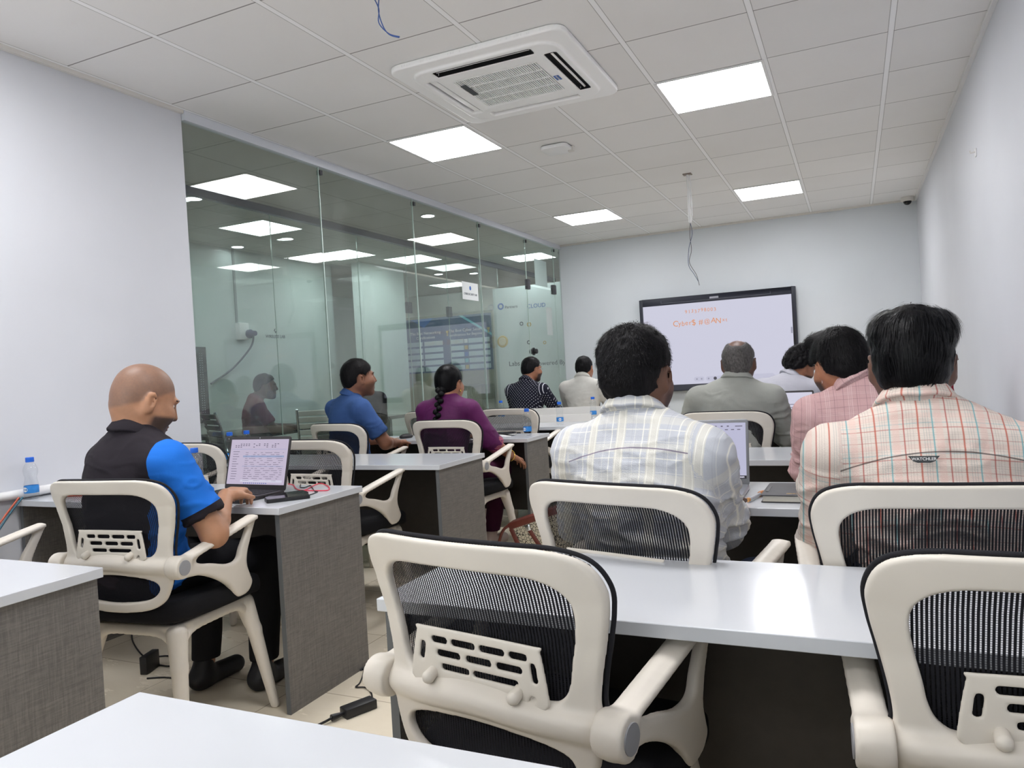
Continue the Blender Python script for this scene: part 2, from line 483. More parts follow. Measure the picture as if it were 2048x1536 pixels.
def vnormals(V, F):
    n = np.cross(V[F[:, 2]]-V[F[:, 0]], V[F[:, 3]]-V[F[:, 1]]) if F.shape[1] == 4 else np.cross(V[F[:, 1]]-V[F[:, 0]], V[F[:, 2]]-V[F[:, 0]])
    N = np.zeros_like(V)
    for j in range(F.shape[1]): np.add.at(N, F[:, j], n)
    return N/(np.linalg.norm(N, axis=1)[:, None]+1e-12)
# ================================================================== ROOM
CEIL = 2.769; XL = -3.385; XR = 0.67; YF = 8.95; YB = -2.6; YG = 3.11
XR2 = -6.6    # far wall of the room across the corridor
struct('floor', MB().box((-9, YB, -0.06), (XR+0.12, 15, 0)), 'floor')
struct('ceiling', MB().box((XL-0.06, YB, CEIL), (XR+0.12, YF+0.1, CEIL+0.05)), 'ceiling')
struct('wall_right', MB().box((XR, YB, 0), (XR+0.1, YF+0.1, CEIL)), 'wall')
struct('wall_front', MB().box((XL+0.03, YF, 0), (XR, YF+0.1, CEIL)), 'wall_front')
struct('wall_left', MB().box((XL-0.10, YB, 0), (XL, YG, CEIL)), 'wall')
wb = MB(); wx0, wx1, wz0, wz1 = -3.15, 0.45, 0.75, 2.55
wb.box((XL-0.10, YB-0.1, 0), (wx0, YB, CEIL)); wb.box((wx1, YB-0.1, 0), (XR+0.1, YB, CEIL)); wb.box((wx0, YB-0.1, 0), (wx1, YB, wz0)); wb.box((wx0, YB-0.1, wz1), (wx1, YB, CEIL))
struct('wall_back', wb, 'wall')
wo = struct('window_9', MB().box((wx0, YB-0.06, wz0), (wx1, YB-0.052, wz1)), 'glass', 'added wide window behind the camera, made up to let daylight in')  # window added out of view so sky light brightens ceiling and walls
MB().box((wx0, YB-0.08, wz0), (wx0+0.05, YB-0.03, wz1)).box((wx1-0.05, YB-0.08, wz0), (wx1, YB-0.03, wz1)).box((wx0, YB-0.08, wz0), (wx1, YB-0.03, wz0+0.05)).box((wx0, YB-0.08, wz1-0.05), (wx1, YB-0.03, wz1)).box((-1.375, YB-0.08, wz0), (-1.325, YB-0.03, wz1)).build('window_frame', 'alu', wo)
# wall angle along the ceiling
struct('trim_1', MB().box((XR-0.022, YB, CEIL-0.022), (XR, YF, CEIL-0.001)), 'white', 'white angle strip where ceiling meets right wall')
struct('trim_2', MB().box((XL+0.05, YF-0.022, CEIL-0.02), (XR-0.022, YF, CEIL-0.001)), 'offwhite', 'thin angle strip where ceiling meets front wall')
struct('trim_3', MB().box((XL+0.001, YB, CEIL-0.02), (XL+0.022, YG, CEIL-0.001)), 'offwhite', 'thin angle strip where ceiling meets left wall')
# glass partition: five panes, the fourth is a door
GX0, GX1 = -3.385, -3.345
def gx(y): return GX0+(GX1-GX0)*(y-YG)/(YF-YG)
joints = [YG+0.004, 4.28, 5.50, 6.71, 7.86, 8.72, YF-0.002]
zt = CEIL-0.055
tr = MB()
for a, b in zip(joints[:-1], joints[1:]):
    tr.add([(gx(a)-0.02, a, zt), (gx(a)+0.022, a, zt), (gx(a)+0.022, a, CEIL-0.002), (gx(a)-0.02, a, CEIL-0.002),
            (gx(b)-0.02, b, zt), (gx(b)+0.022, b, zt), (gx(b)+0.022, b, CEIL-0.002), (gx(b)-0.02, b, CEIL-0.002)],
           [(0, 1, 2, 3), (4, 7, 6, 5), (0, 4, 5, 1), (1, 5, 6, 2), (2, 6, 7, 3), (3, 7, 4, 0)])
struct('trim_4', tr, 'alu', 'white channel holding the glass partition at the ceiling')
def pane(y0, y1, z0, z1, t=0.010):
    a, b = gx(y0), gx(y1)
    return MB().add([(a-t/2, y0, z0), (a+t/2, y0, z0), (a+t/2, y0, z1), (a-t/2, y0, z1), (b-t/2, y1, z0), (b+t/2, y1, z0), (b+t/2, y1, z1), (b-t/2, y1, z1)],
                    [(0, 1, 2, 3), (4, 7, 6, 5), (0, 4, 5, 1), (1, 5, 6, 2), (2, 6, 7, 3), (3, 7, 4, 0)])
n = 0
for i, (a, b) in enumerate(zip(joints[:-1], joints[1:])):
    z0 = 2.20 if i == 4 else 0.012
    n += 1
    o = struct('window_%d' % n, pane(a+0.003, b-0.003, z0, zt+0.004), 'glass', 'fixed clear glass pane of the left partition')
    if i < 5:   # bright polished edge seen at each joint
        e = MB().box((gx(b)-0.005, b-0.0028, z0), (gx(b)+0.005, b+0.0028, zt)).build('glass_edge', 'glassedge', o)
    sc = MB().box((-0.016, -0.006, -0.012), (0.016, 0.02, 0.02)).build('glass_clip', 'darkmetal', o, (gx(b), b+0.012, zt-0.04))
door = struct('door_1', pane(joints[4]+0.006, joints[5]-0.006, 0.012, 2.17), 'glass', 'clear frameless glass door beside the front wall')
for yy in (joints[4]+0.01, joints[5]-0.06):
    MB().box((-0.02, -0.02, -0.06), (0.02, 0.075 if yy > 8 else 0.05, 0.055)).build('hinge', 'darkmetal', door, (gx(yy), yy, 2.19), bevel=0.004)
MB().lathe([(0.0, -0.045), (0.028, -0.045), (0.03, -0.02), (0.016, -0.012), (0.045, -0.008), (0.045, 0.008), (0.016, 0.012), (0.03, 0.02), (0.028, 0.045), (0, 0.045)], axis='x').build('door_knob', 'black', door, (gx(7.95), 7.95, 1.42), smooth=True)
# ------------------------------------------------------------------ ceiling lights
def light(loc, label, glow='panelglow', s=0.56, group=None, name='ceiling_light'):
    t = thing(name, label, 'light', loc, 0, group)
    fr = MB()
    a = 0.297; b = s/2
    for (x0, y0, x1, y1) in ((-a, -a, a, -b), (-a, b, a, a), (-a, -b, -b, b), (b, -b, a, b)): fr.box((x0, y0, -0.006), (x1, y1, 0.0))
    fr.build('frame', 'white', t)
    MB().box((-b, -b, -0.004), (b, b, 0.0)).build('diffuser', glow, t)
    return t
LZ = CEIL-0.001
gA, gB = -2.459, -0.659
light((gA, 4.517, LZ), 'square LED ceiling panel on the left just beyond the air conditioner')
light((gB, 4.517, LZ), 'large square LED ceiling panel at upper right, right of the air conditioner')
light((gA, 7.517, LZ), 'square LED ceiling panel near the front wall, left of the hanging wires')
light((gB, 7.517, LZ), 'square LED ceiling panel near the front wall, right of the hanging wires')
for x in (gA, gB):
    for y in (1.517, -1.483):
        light((x, y, LZ), 'square LED ceiling panel overhead near the camera', group='LED panels overhead near the camera')
# ------------------------------------------------------------------ cassette air conditioner
ac = thing('air_conditioner', 'white square ceiling cassette air conditioner with central grille', 'air conditioner', (-1.612, 3.71, CEIL))
def rrect(hx, hy, r, n=5):
    o = []
    for cx, cy, a0 in ((hx-r, hy-r, 0), (-hx+r, hy-r, 90), (-hx+r, -hy+r, 180), (hx-r, -hy+r, 270)):
        for i in range(n+1):
            a = math.radians(a0+90*i/n); o.append((cx+r*cos(a), cy+r*sin(a)))
    return o
f = SDF((-0.5, -0.5, -0.06), (0.5, 0.5, 0.01), 0.005)
slot = lambda cx, cy, hx, hy: [(cx+a, cy+b) for a, b in rrect(hx, hy, 0.012)]
slots = [slot(0, 0.335, 0.27, 0.032), slot(0, -0.335, 0.27, 0.032), slot(0.335, 0, 0.032, 0.27), slot(-0.335, 0, 0.032, 0.27)]
sq = rrect(0.235, 0.215, 0.02)
f.plate(rrect(0.475, 0.475, 0.07), slots+[sq], 2, -0.016, 0.030, 0.006)
f.plate(rrect(0.40, 0.40, 0.10), slots+[sq], 2, -0.034, 0.020, 0.006, k=0.01)
M['acwhite'] = simple('air_conditioner_white', (250, 250, 250), 0.4)
M['slot_shade'] = simple('slot_shade_black', (10, 10, 14), 0.9)  # black that stands in for shade inside the air slots
V, F = f.net(); link('housing', npmesh('housing', V, F, 'acwhite'), ac)
for (cx, cy, hx, hy) in ((0, -0.335, 0.268, 0.030), (0.335, 0, 0.030, 0.268)):
    q_ = 0.002
    MB().box((-hx, -hy, -0.030), (hx, -hy+q_, -0.004)).box((-hx, hy-q_, -0.030), (hx, hy, -0.004)).box((-hx, -hy, -0.030), (-hx+q_, hy, -0.004)).box((hx-q_, -hy, -0.030), (hx, hy, -0.004)).box((-hx, -hy, -0.011), (hx, hy, -0.0095)).build('slot_shade_liner', 'slot_shade', ac, (cx, cy, -0.012))  # black walls added inside the open slots to paint their shade
MB().box((-0.40, -0.40, -0.009), (0.40, 0.40, -0.001)).build('slot_shade_tray', simple('slot_shade_black', (10, 10, 13), 0.9), ac)  # black tray paints the slot interior as shaded
for (cx, cy, hx, hy) in ((0, 0.335, 0.262, 0.020), (0, -0.335, 0.262, 0.020), (0.335, 0, 0.020, 0.262), (-0.335, 0, 0.020, 0.262)):
    if cy < 0: hy = 0.006
    if cx > 0: hx = 0.006
    g = MB().box((-hx, -hy, -0.0025), (hx, hy, 0.0025)).build('air_flap', 'acwhite', ac, (cx, cy, -0.030), bevel=0.002)
    near = cy < 0 or cx < 0
    if cx == 0: g.rotation_euler = (math.radians(20 if cy < 0 else 6), 0, 0)
    else: g.rotation_euler = (0, math.radians(-20 if cx > 0 else 6), 0)
gr = MB()
for i in range(40):
    x = -0.228+i*0.4565/39; gr.box((x-0.0028, -0.21, -0.042), (x+0.0028, 0.21, -0.028))
for y in (-0.105, 0.0, 0.105): gr.box((-0.23, y-0.004, -0.043), (0.23, y+0.004, -0.033))
gr.box((-0.235, -0.215, -0.043), (0.235, -0.205, -0.03)); gr.box((-0.235, 0.205, -0.043), (0.235, 0.215, -0.03))
gr.build('grille', 'acwhite', ac)
MB().box((-0.23, -0.21, -0.026), (0.23, 0.21, -0.018)).build('filter', simple('gap_shade_filter', (58, 55, 54), 0.9), ac)  # filter colour darkened so gaps between the slats look shaded
M['bluebadge'] = simple('blue_badge', (40, 90, 165), 0.4)
b = MB().box((-0.014, -0.03, -0.003), (0.014, 0.03, 0)).build('badge', 'bluebadge', ac, (0.262, 0.03, -0.043))
bt = link('badge_lettering', text_mesh('BLUE STAR', 0.0115, 'white'), b, (0, 0, -0.0035)); bt.rotation_euler = (pi, 0, pi/2)
dp = MB().box((-0.016, -0.075, -0.003), (0.016, 0.075, 0)).build('display_window', 'darkmetal', ac, (-0.21, -0.07, -0.044))
# access point
ap = thing('wireless_access_point', 'white round-cornered wireless access point on ceiling beyond the air conditioner', 'access point', (-1.845, 5.02, CEIL))
MB().prism(rrect(0.10, 0.10, 0.04), -0.030, -0.004).build('housing', 'white', ap, bevel=0.008, bseg=3)
MB().box((-0.05, -0.05, -0.006), (0.05, 0.05, 0)).build('mount_plate', 'darkmetal', ap)
MB().box((0.07, 0.02, -0.04), (0.11, 0.05, -0.004)).build('cable_clip', 'offwhite', ap)
# hanging projector pole with wires
pj = thing('ceiling_pole', 'thin white pole hanging from ceiling with loose wires before the screen', 'pole', (-1.20, 6.38, CEIL))
MB().box((-0.035, -0.03, -0.008), (0.035, 0.03, 0)).build('mount_plate', simple('rusty_plate', (140, 128, 116), 0.6), pj)
MB().tube([(0, 0, -0.008), (0, 0, -0.39)], 0.011, 10).build('tube', 'white', pj, smooth=True)
MB().tube([(0.02, 0, -0.01), (0.021, 0, -0.36)], 0.004, 6).tube([(0, 0, -0.35), (0.01, 0, -0.37), (0.0, 0, -0.41)], 0.014, 8).build('hook', 'white', pj, smooth=True)
MB().tube(spline([(0, 0, -0.40), (0.012, 0.01, -0.50), (-0.02, 0, -0.62), (-0.03, 0, -0.76), (0.01, 0, -0.84), (0.045, 0, -0.91)], 6, False), 0.0026, 6).build('wire', simple('blue_grey_wire', (88, 100, 130), 0.5), pj, smooth=True)
MB().tube(spline([(0.003, 0, -0.40), (-0.008, 0.01, -0.52), (0.0, 0, -0.64), (-0.022, 0, -0.74), (0.03, 0, -0.85), (0.05, 0, -0.94)], 6, False), 0.0026, 6).build('wire', simple('grey_wire', (92, 92, 96), 0.5), pj, smooth=True)
wr = thing('ceiling_wire', 'loose blue wires dangling from ceiling at the top of the view', 'wire', (-1.74, 2.64, CEIL))
M['bluewire'] = simple('blue_wire', (70, 98, 160), 0.45)
MB().tube(spline([(0, 0, 0), (0.02, 0.0, -0.05), (0.01, 0.01, -0.10), (0.055, 0.01, -0.155), (0.10, 0.02, -0.175)], 6, False), 0.0025, 6).build('wire', 'bluewire', wr, smooth=True)
MB().tube(spline([(0.025, 0, 0), (0.018, 0, -0.06), (0.03, 0.01, -0.12), (0.058, 0.01, -0.16), (0.098, 0.02, -0.178)], 6, False), 0.0025, 6).build('wire', 'bluewire', wr, smooth=True)
# dome camera
dc = thing('security_camera', 'small white dome security camera in the front right ceiling corner', 'security camera', (0.575, 8.80, CEIL))
MB().lathe([(0.0, 0), (0.062, 0), (0.062, -0.03), (0.052, -0.045), (0, -0.045)], seg=28).build('housing', 'offwhite', dc, smooth=True)
MB().ball((0, 0, -0.045), (0.04, 0.04, 0.038)).build('dome', 'blackgloss', dc, smooth=True)
# wall hook
hk = thing('wall_hook', 'small white cable clip on the right wall near the ceiling', 'hook', (XR, 4.9, 2.26))
MB().box((-0.006, -0.018, -0.022), (0, 0.018, 0.022)).build('base_plate', 'white', hk, bevel=0.002)
MB().tube([(-0.006, 0, 0.004), (-0.028, 0, 0.002), (-0.03, 0, 0.014)], 0.005).build('peg', 'offwhite', hk, smooth=True)
# cable trunking along the right and left walls
tk = thing('cable_trunking', 'white cable trunking along the right wall at desk height', 'trunking', (XR, 0, 0))
MB().box((-0.028, 1.3, 0.70), (0, 8.6, 0.755)).build('channel', 'white', tk, bevel=0.003)
MB().box((-0.060, 1.3, 0.655), (0, 8.6, 0.69)).build('dark_strip', 'darkmetal', tk)  # dark strip below the channel, in the gap beside the desk ends
tk = thing('cable_trunking', 'white cable trunking along the left wall beside the shaven-headed man', 'trunking', (XL, 0, 0))
MB().tube([(0.02, 1.2, 0.80), (0.022, 2.0, 0.775), (0.02, 3.05, 0.79)], 0.02, 10).build('channel', 'white', tk, smooth=True)
MB().tube(spline([(0.05, 2.05, 0.765), (0.035, 2.0, 0.70), (0.03, 1.9, 0.58), (0.03, 1.8, 0.46)], 5, False), 0.004, 6).build('orange_wire', simple('orange_wire', (214, 108, 84), 0.5), tk)
MB().tube(spline([(0.06, 2.06, 0.765), (0.045, 2.0, 0.69), (0.04, 1.91, 0.57), (0.04, 1.81, 0.45)], 5, False), 0.004, 6).build('teal_wire', simple('teal_wire', (60, 110, 130), 0.5), tk)
# ------------------------------------------------------------------ interactive screen
M['display'] = emis('display_glow', (226, 226, 246), 0.52)
M['ink'] = emis('orange_ink', (240, 160, 104), 0.55)
M['toolgrey'] = emis('toolbar_grey', (176, 176, 196), 0.48)
M['tooldark'] = emis('toolbar_dark', (90, 88, 100), 0.4)
sx0, sx1, sz0, sz1 = -2.325, -0.555, 0.862, 1.968
scx, scz = (sx0+sx1)/2, (sz0+sz1)/2; hw, hh = (sx1-sx0)/2, (sz1-sz0)/2
sc = thing('interactive_screen', 'large wall-mounted interactive display showing orange handwriting on the front wall', 'screen', (scx, 8.865, scz))
fr = MB(); bw, bt_, bb = 0.042, 0.083, 0.073
fr.box((-hw, 0, -hh), (-hw+bw, 0.055, hh)); fr.box((hw-bw, 0, -hh), (hw, 0.055, hh)); fr.box((-hw+bw, 0, hh-bt_), (hw-bw, 0.055, hh)); fr.box((-hw+bw, 0, -hh), (hw-bw, 0.055, -hh+bb))
fr.box((-hw+bw, 0.012, -hh+bb), (hw-bw, 0.055, hh-bt_))
fr.build('bezel', simple('dark_slate_bezel', (44, 46, 58), 0.35), sc, bevel=0.004)
MB().box((-hw+bw, 0.008, -hh+bb), (hw-bw, 0.011, hh-bt_)).build('display', 'display', sc)
MB().box((-0.6, 0.055, -0.3), (0.6, 0.085, 0.3)).build('wall_bracket', 'darkmetal', sc)
MB().box((-0.62, -0.002, hh-0.062), (0.62, 0, hh-0.058)).box((-0.62, -0.002, hh-0.06), (-0.616, 0, hh-0.03)).box((0.616, -0.002, hh-0.06), (0.62, 0, hh-0.03)).build('speaker_slot', simple('slot_line', (90, 92, 104), 0.4), sc)
MB().box((-0.05, -0.004, hh-0.052), (0.05, 0, hh-0.030)).build('logo_plate', simple('silver_plate', (150, 150, 160), 0.4, 0.4), sc)
rnd = random.Random(3)
def handwrite(txt, x0, z0, size, step, par, name):
    bmx = bmesh.new(); x = x0
    for ch in txt:
        s_ = size*(1.0 if ch.isupper() or ch.isdigit() or ch in '$#@' else 0.86)
        me = text_mesh(ch, s_, 'ink', 0.0004)
        mm = Matrix.Translation((x, 0, z0+rnd.uniform(-.006, .006))) @ Matrix.Rotation(pi/2, 4, 'X') @ Matrix.Rotation(rnd.uniform(-.12, .12), 4, 'Z')
        me.transform(mm); bmx.from_mesh(me); x += step*(1.0 if ch not in 'N@#C' else 1.18)
    me = bpy.data.meshes.new(name); bmx.to_mesh(me); bmx.free(); me.materials.append(M['ink'])
    return link(name, me, par, (0, 0.0055, 0))
handwrite('9133798003', -0.40+0.07, 0.372, 0.058, 0.037, sc, 'handwriting')
handwrite('Cyber$', -0.53+0.07, 0.236, 0.095, 0.041, sc, 'handwriting')
for ch, x in (('#', -.165), ('@', -.095), ('A', -.020), ('N', .035), ('x', .093), ('t', .125)): handwrite(ch, x, 0.240, 0.088 if ch in '#AN' else 0.070, 0.05, sc, 'handwriting')
tb = MB()
for (a, b) in ((-0.28, -0.16), (-0.14, 0.62)):
    tb.prism([(p[0]+(a+b)/2, p[1]) for p in rrect((b-a)/2, 0.027, 0.026)], 0, 0.001, axis=1)
o = tb.build('toolbar', emis('toolbar_pale', (214, 214, 236), 0.52), sc, (0, 0.0065, -hh+bb+0.055))
for x in (-0.245, -0.19, -0.11, 0.045, 0.10, 0.16, 0.22): MB().lathe([(0.0, 0), (0.010, 0), (0.010, 0.001), (0, 0.001)], (x, -0.002, 0), 10, axis='y').build('toolbar_icon', 'toolgrey', o)
MB().lathe([(0.0, 0), (0.019, 0), (0.019, 0.001), (0, 0.001)], (-0.035, -0.002, 0), 16, axis='y').build('pen_icon', 'tooldark', o)
MB().prism(rrect(0.009, 0.036, 0.009), 0, 0.001, axis=1).build('side_tab', 'toolgrey', sc, (hw-bw-0.018, 0.0065, 0.07))
# ================================================================== DESKS
def make_desk(x0, x1, y0, y1, label, panel_x=None, left_end=True, right_end=True, rear_panel=None):
    t = thing('desk', label, 'desk', ((x0+x1)/2, (y0+y1)/2, 0))
    hx, hy = (x1-x0)/2, (y1-y0)/2
    MB().box((-hx, -hy, 0.725), (hx, hy, 0.75)).build('worktop', 'laminate', t, bevel=0.0015, bseg=1)
    if left_end:
        MB().box((-hx+0.012, -hy+0.015, 0), (-hx+0.030, hy-0.01, 0.725)).build('end_panel', ['linen', 'linen_edge'], t)
        MB().box((-hx+0.0115, -hy+0.0125, 0), (-hx+0.0305, -hy+0.015, 0.725)).build('panel_edging', 'linen_edge', t)
    if right_end:
        MB().box((hx-0.030, -hy+0.015, 0.0), (hx-0.012, hy-0.01, 0.725)).build('end_panel', ['linen', 'linen_edge'], t)
        MB().box((hx-0.0305, -hy+0.0125, 0), (hx-0.0115, -hy+0.015, 0.725)).build('panel_edging', 'linen_edge', t)
    MB().box((-hx+0.031, hy-0.08, 0.22), (hx-0.031, hy-0.062, 0.7245)).build('modesty_panel', 'darkpanel', t)
    if rear_panel:
        MB().box((-hx, hy+0.001, 0.60), (hx, hy+0.018, 0.75+rear_panel)).build('privacy_screen', 'offwhite', t, bevel=0.001, bseg=1)
    return t
LX0, LX1 = -3.355, -1.885
make_desk(-3.36, -1.755, 0.80, 1.275, 'white-topped grey desk at the lower left edge of the photo')
make_desk(-3.375, -1.885, 2.055, 2.555, 'white-topped desk where the shaven-headed man types on his laptop')
make_desk(LX0, -1.885, 3.19, 3.69, 'empty white-topped desk behind the woman in purple')
make_desk(LX0, -1.965, 4.47, 4.86, 'white-topped desk in front of the woman in purple, with a bottle at its end')
make_desk(LX0, -2.00, 5.38, 5.88, 'white desk with low pale privacy board and a bottle, past the empty chair', rear_panel=0.06)
make_desk(-3.25, -1.55, 5.98, 6.45, 'farthest white desk, just behind the two men at the front left', rear_panel=0.09)
RX0, RX1 = -0.87, 0.655
RXW = 0.60
make_desk(-0.968, RXW, 0.28, 0.748, 'bare white desk nearest the camera along the bottom of the photo')
make_desk(-0.885, RXW, 1.222, 1.655, 'bare white desk behind the two men in plaid, under the nearest chairs')
make_desk(-0.87, RXW, 2.26, 2.745, 'white desk holding the notebook and the silver laptop, right side')
make_desk(-0.87, RXW, 3.34, 3.83, 'white desk between the pink plaid shirt and the grey shirt')
make_desk(-1.03, RXW, 4.47, 4.93, 'white desk in front of the balding man, mostly hidden')
# ================================================================== CHAIR
def make_chair():
    t = thing('office_chair', 'x', 'chair')
    # --- back frame, cut from a plate and bent
    outer = spline(mirror([(0, .932), (.11, .931), (.180, .926), (.224, .907), (.2425, .867), (.2395, .822), (.229, .772), (.218, .715), (.214, .675), (.219, .645), (.214, .605), (.203, .565), (.178, .524), (.12, .499), (0, .491)]), 6)
    upper = spline(mirror([(0, .884), (.095, .883), (.145, .877), (.178, .858), (.191, .828), (.187, .785), (.177, .735), (.172, .705), (.160, .680), (.132, .668), (.07, .677), (0, .681)]), 6)
    lower = spline(mirror([(0, .612), (.06, .609), (.118, .602), (.158, .590), (.172, .572), (.160, .550), (.128, .534), (.07, .526), (0, .523)]), 6)
    f = SDF((-.27, -.05, .47), (.27, .04, .95), .0045)
    f.plate(outer, [upper, lower], 1, 0.0, 0.020, 0.007)
    pts = spline([(-.215, -.004, .636), (-.12, -.009, .642), (0, -.012, .650), (.12, -.009, .642), (.215, -.004, .636)], 5, False)
    for a, b in zip(pts[:-1], pts[1:]): f.cap(a, b, 0.0135, 0.0135, 0.022)
    def bend(V):
        V = V.copy(); z = V[:, 2].copy(); x = V[:, 0]; V[:, 2] -= .009*np.clip((z-.70)/.2, 0, 1)
        y0 = np.interp(z, [.49, .55, .62, .70, .77, .84, .90, .935], [-.238, -.240, -.241, -.243, -.250, -.268, -.292, -.307])
        k = np.interp(z, [.49, .64, .93], [.03, .03, .045])
        V[:, 1] = V[:, 1] + y0 + k*(np.abs(x)/.23)**2.2
        return V
    V, F = f.net(); V = bend(V)
    link('back_frame', npmesh('back_frame', V, F, 'plastic'), t)
    # --- mesh fabric sheet stretched over the front of the frame
    hw_ = lambda z: np.interp(z, [.495, .524, .565, .605, .645, .675, .715, .772, .822, .867, .907, .926, .934], [.10, .172, .198, .209, .213, .208, .212, .223, .2335, .2365, .219, .182, .11])
    zs = np.linspace(.498, .932, 30); us = np.linspace(-1, 1, 25)
    V = np.array([(u*hw_(z), .016, z) for z in zs for u in us]); V = bend(V)
    V[:, 1] -= 0.0
    F = np.array([(i*25+j, i*25+j+1, (i+1)*25+j+1, (i+1)*25+j) for i in range(29) for j in range(24)])
    link('mesh_panel', npmesh('mesh_panel', V, F, 'meshfab'), t)
    o2 = [(x*1.002, z+0.0005) for x, z in outer if z > .66]
    i0 = max(range(len(o2)), key=lambda i: math.hypot(o2[i][0]-o2[i-1][0], o2[i][1]-o2[i-1][1])); o2 = o2[i0:]+o2[:i0]
    P = np.array([(x, .016, z) for x, z in o2]); P = bend(P)
    MB().tube([tuple(p) for p in P], 0.0040, 6).build('edge_trim', 'trim', t, smooth=80)
    # --- lumbar plate with slots
    f = SDF((-.15, -.02, .60), (.15, .02, .75), .003)
    lo = spline([(-.118, .742), (.118, .742), (.128, .735), (.142, .665), (.138, .650), (.10, .632), (-.10, .632), (-.138, .650), (-.142, .665), (-.128, .735)], 3)
    def sl(cx, cz, hx, a=0): 
        r = rrect(hx, .0055, .005, 3)
        return [(cx+x*cos(a)-z*sin(a), cz+x*sin(a)+z*cos(a)) for x, z in r]
    hs = [sl(-.078, .722, .018), sl(-.026, .722, .026), sl(.034, .722, .026), sl(.086, .722, .018), sl(-.058, .700, .026), sl(.006, .700, .027), sl(.068, .700, .026),
          sl(-.044, .678, .030), sl(.040, .678, .046), sl(-.116, .700, .016, 1.4), sl(.116, .700, .016, -1.4), sl(.112, .657, .008, .9)]
    f.plate(lo, hs, 1, 0.0, 0.007, 0.0025)
    V, F = f.net(); zz_ = V[:, 2].copy(); V[:, 1] += -.2445-(.752-zz_)*0.03; V[:, 2] = zz_+.014
    lp = link('lumbar_plate', npmesh('lumbar_plate', V, F, 'plastic'), t)
    for x in (-.092, .085):
        MB().tube([(x, -.243, .682), (x, -.262, .676)], [.010, .011], 12).ball((x, -.263, .6755), .0112, 12, 8).build('clamp_pin', 'plastic', t, smooth=True)
    # --- arms
    armo = [(-.255, .640), (-.240, .668), (-.19, .668), (-.10, .690), (-.02, .706), (.06, .722), (.125, .730), (.140, .720), (.134, .703), (.105, .650), (.086, .605), (.088, .565), (.108, .525), (.120, .497), (.100, .468), (.058, .462), (.032, .474), (-.01, .520), (-.07, .560), (-.14, .590), (-.21, .598), (-.245, .610)]
    hole = [(-.150, .642), (-.10, .668), (-.03, .684), (.05, .699), (.098, .705), (.086, .676), (.056, .632), (.036, .598), (-.01, .594), (-.08, .614), (-.13, .626)]
    for sg in (-1, 1):
        f = SDF((.18, -.30, .44), (.31, .17, .75), .005)
        f.plate(spline(armo, 5), [spline(hole, 5)], 0, .238, 0.022, 0.007)
        f.plate([(-.222+.036*cos(q/24*2*pi), .637+.036*sin(q/24*2*pi)) for q in range(24)], [], 0, .240, .052, .006, k=.008)
        an = .21
        f.rbox((.240, -.035, .690), (.0245, .175, .008), .006, R=((1, 0, 0), (0, cos(an), -sin(an)), (0, sin(an), cos(an))), k=.012)
        V, F = f.net()
        m_ = np.clip((V[:, 1]+.2)/.3, 0, 1); V[:, 0] += .010*m_ - np.clip((.60-V[:, 2])/.14, 0, 1)*.018*m_
        if sg < 0: V[:, 0] *= -1; F = F[:, ::-1]
        a = link('arm', npmesh('arm', V, F, 'plastic'), t)
        MB().lathe([(0, 0), (.0235, 0), (.0235, .003), (0, .004)], (0, 0, 0), 28, axis='x').build('hub_cap', 'hubgrey', a, (.2655 if sg > 0 else -.2655-.003, -.222, .637), smooth=30)
    # --- seat cushion
    f = SDF((-.27, -.26, .40), (.27, .27, .54), .007)
    f.plate(spline([(0, -.225), (.15, -.22), (.21, -.17), (.235, -.03), (.235, .12), (.20, .215), (.10, .24), (0, .243), (-.10, .24), (-.20, .215), (-.235, .12), (-.235, -.03), (-.21, -.17), (-.15, -.22)], 4), [], 2, .478, .066, .028)
    V, F = f.net(); V[:, 2] += .012*(V[:, 0]/.24)**2*(V[:, 2] > .48); V[:, 2] -= .03*np.clip((V[:, 1]-.12)/.12, 0, 1)**2
    link('seat', npmesh('seat', V, F, 'seatfab'), t)
    # --- moulded base and legs
    f = SDF((-.21, -.21, .33), (.21, .21, .45), .006)
    f.rbox((0, 0, .425), (.185, .185, .012), .008)
    for (a, b) in (((-.165, -.175), (.165, -.175)), ((-.165, .175), (.165, .175)), ((-.175, -.165), (-.175, .165)), ((.175, -.165), (.175, .165))):
        P0 = np.array(a); P1 = np.array(b)
        q = [tuple(P0+(P1-P0)*s_)+(.412-.050*(2*s_-1)**6,) for s_ in np.linspace(0, 1, 13)]
        for u, v in zip(q[:-1], q[1:]): f.cap(u, v, .014, .014, .008)
    V, F = f.net(); link('base', npmesh('base', V, F, 'plastic'), t)
    for sx in (-1, 1):
        for sy in (-1, 1):
            f = SDF((.12, .12, -.01), (.28, .28, .44), .006)
            f.chain([(.165, .165, .405), (.185, .185, .30), (.225, .225, .012)], [.034, .026, .0165], .01)
            f.cut(lambda X, Y, Z: -Z+0.0*X+0.0*Y)
            f.cap((.155, .155, .30), (.19, .19, .0), .016, .012, .006, 's')
            V, F = f.net(); V[:, 0] *= sx; V[:, 1] *= sy
            if sx*sy < 0: F = F[:, ::-1]
            link('leg', npmesh('leg', V, F, 'plastic'), t)
    return t
chair0 = make_chair(); _used = [False]
def chair(x, y, deg, label, top=True):
    """x, y = middle of the top of the backrest; deg = heading, clockwise from the front wall"""
    a = -math.radians(deg)
    ox, oy = x-sin(a)*0.29, y+cos(a)*0.29
    if not _used[0]:
        _used[0] = True; chair0.location = (ox, oy, 0); chair0.rotation_euler = (0, 0, a); chair0['label'] = label; chair0['group'] = 'white mesh-back office chairs'; return chair0
    return dup(chair0, (ox, oy, 0), a, label, 'white mesh-back office chairs')
chair(-0.596, 1.032, 11, 'empty white mesh chair nearest the camera, bottom centre')
chair(0.245, 1.09, -4, 'empty white mesh chair cut off at the lower right edge')
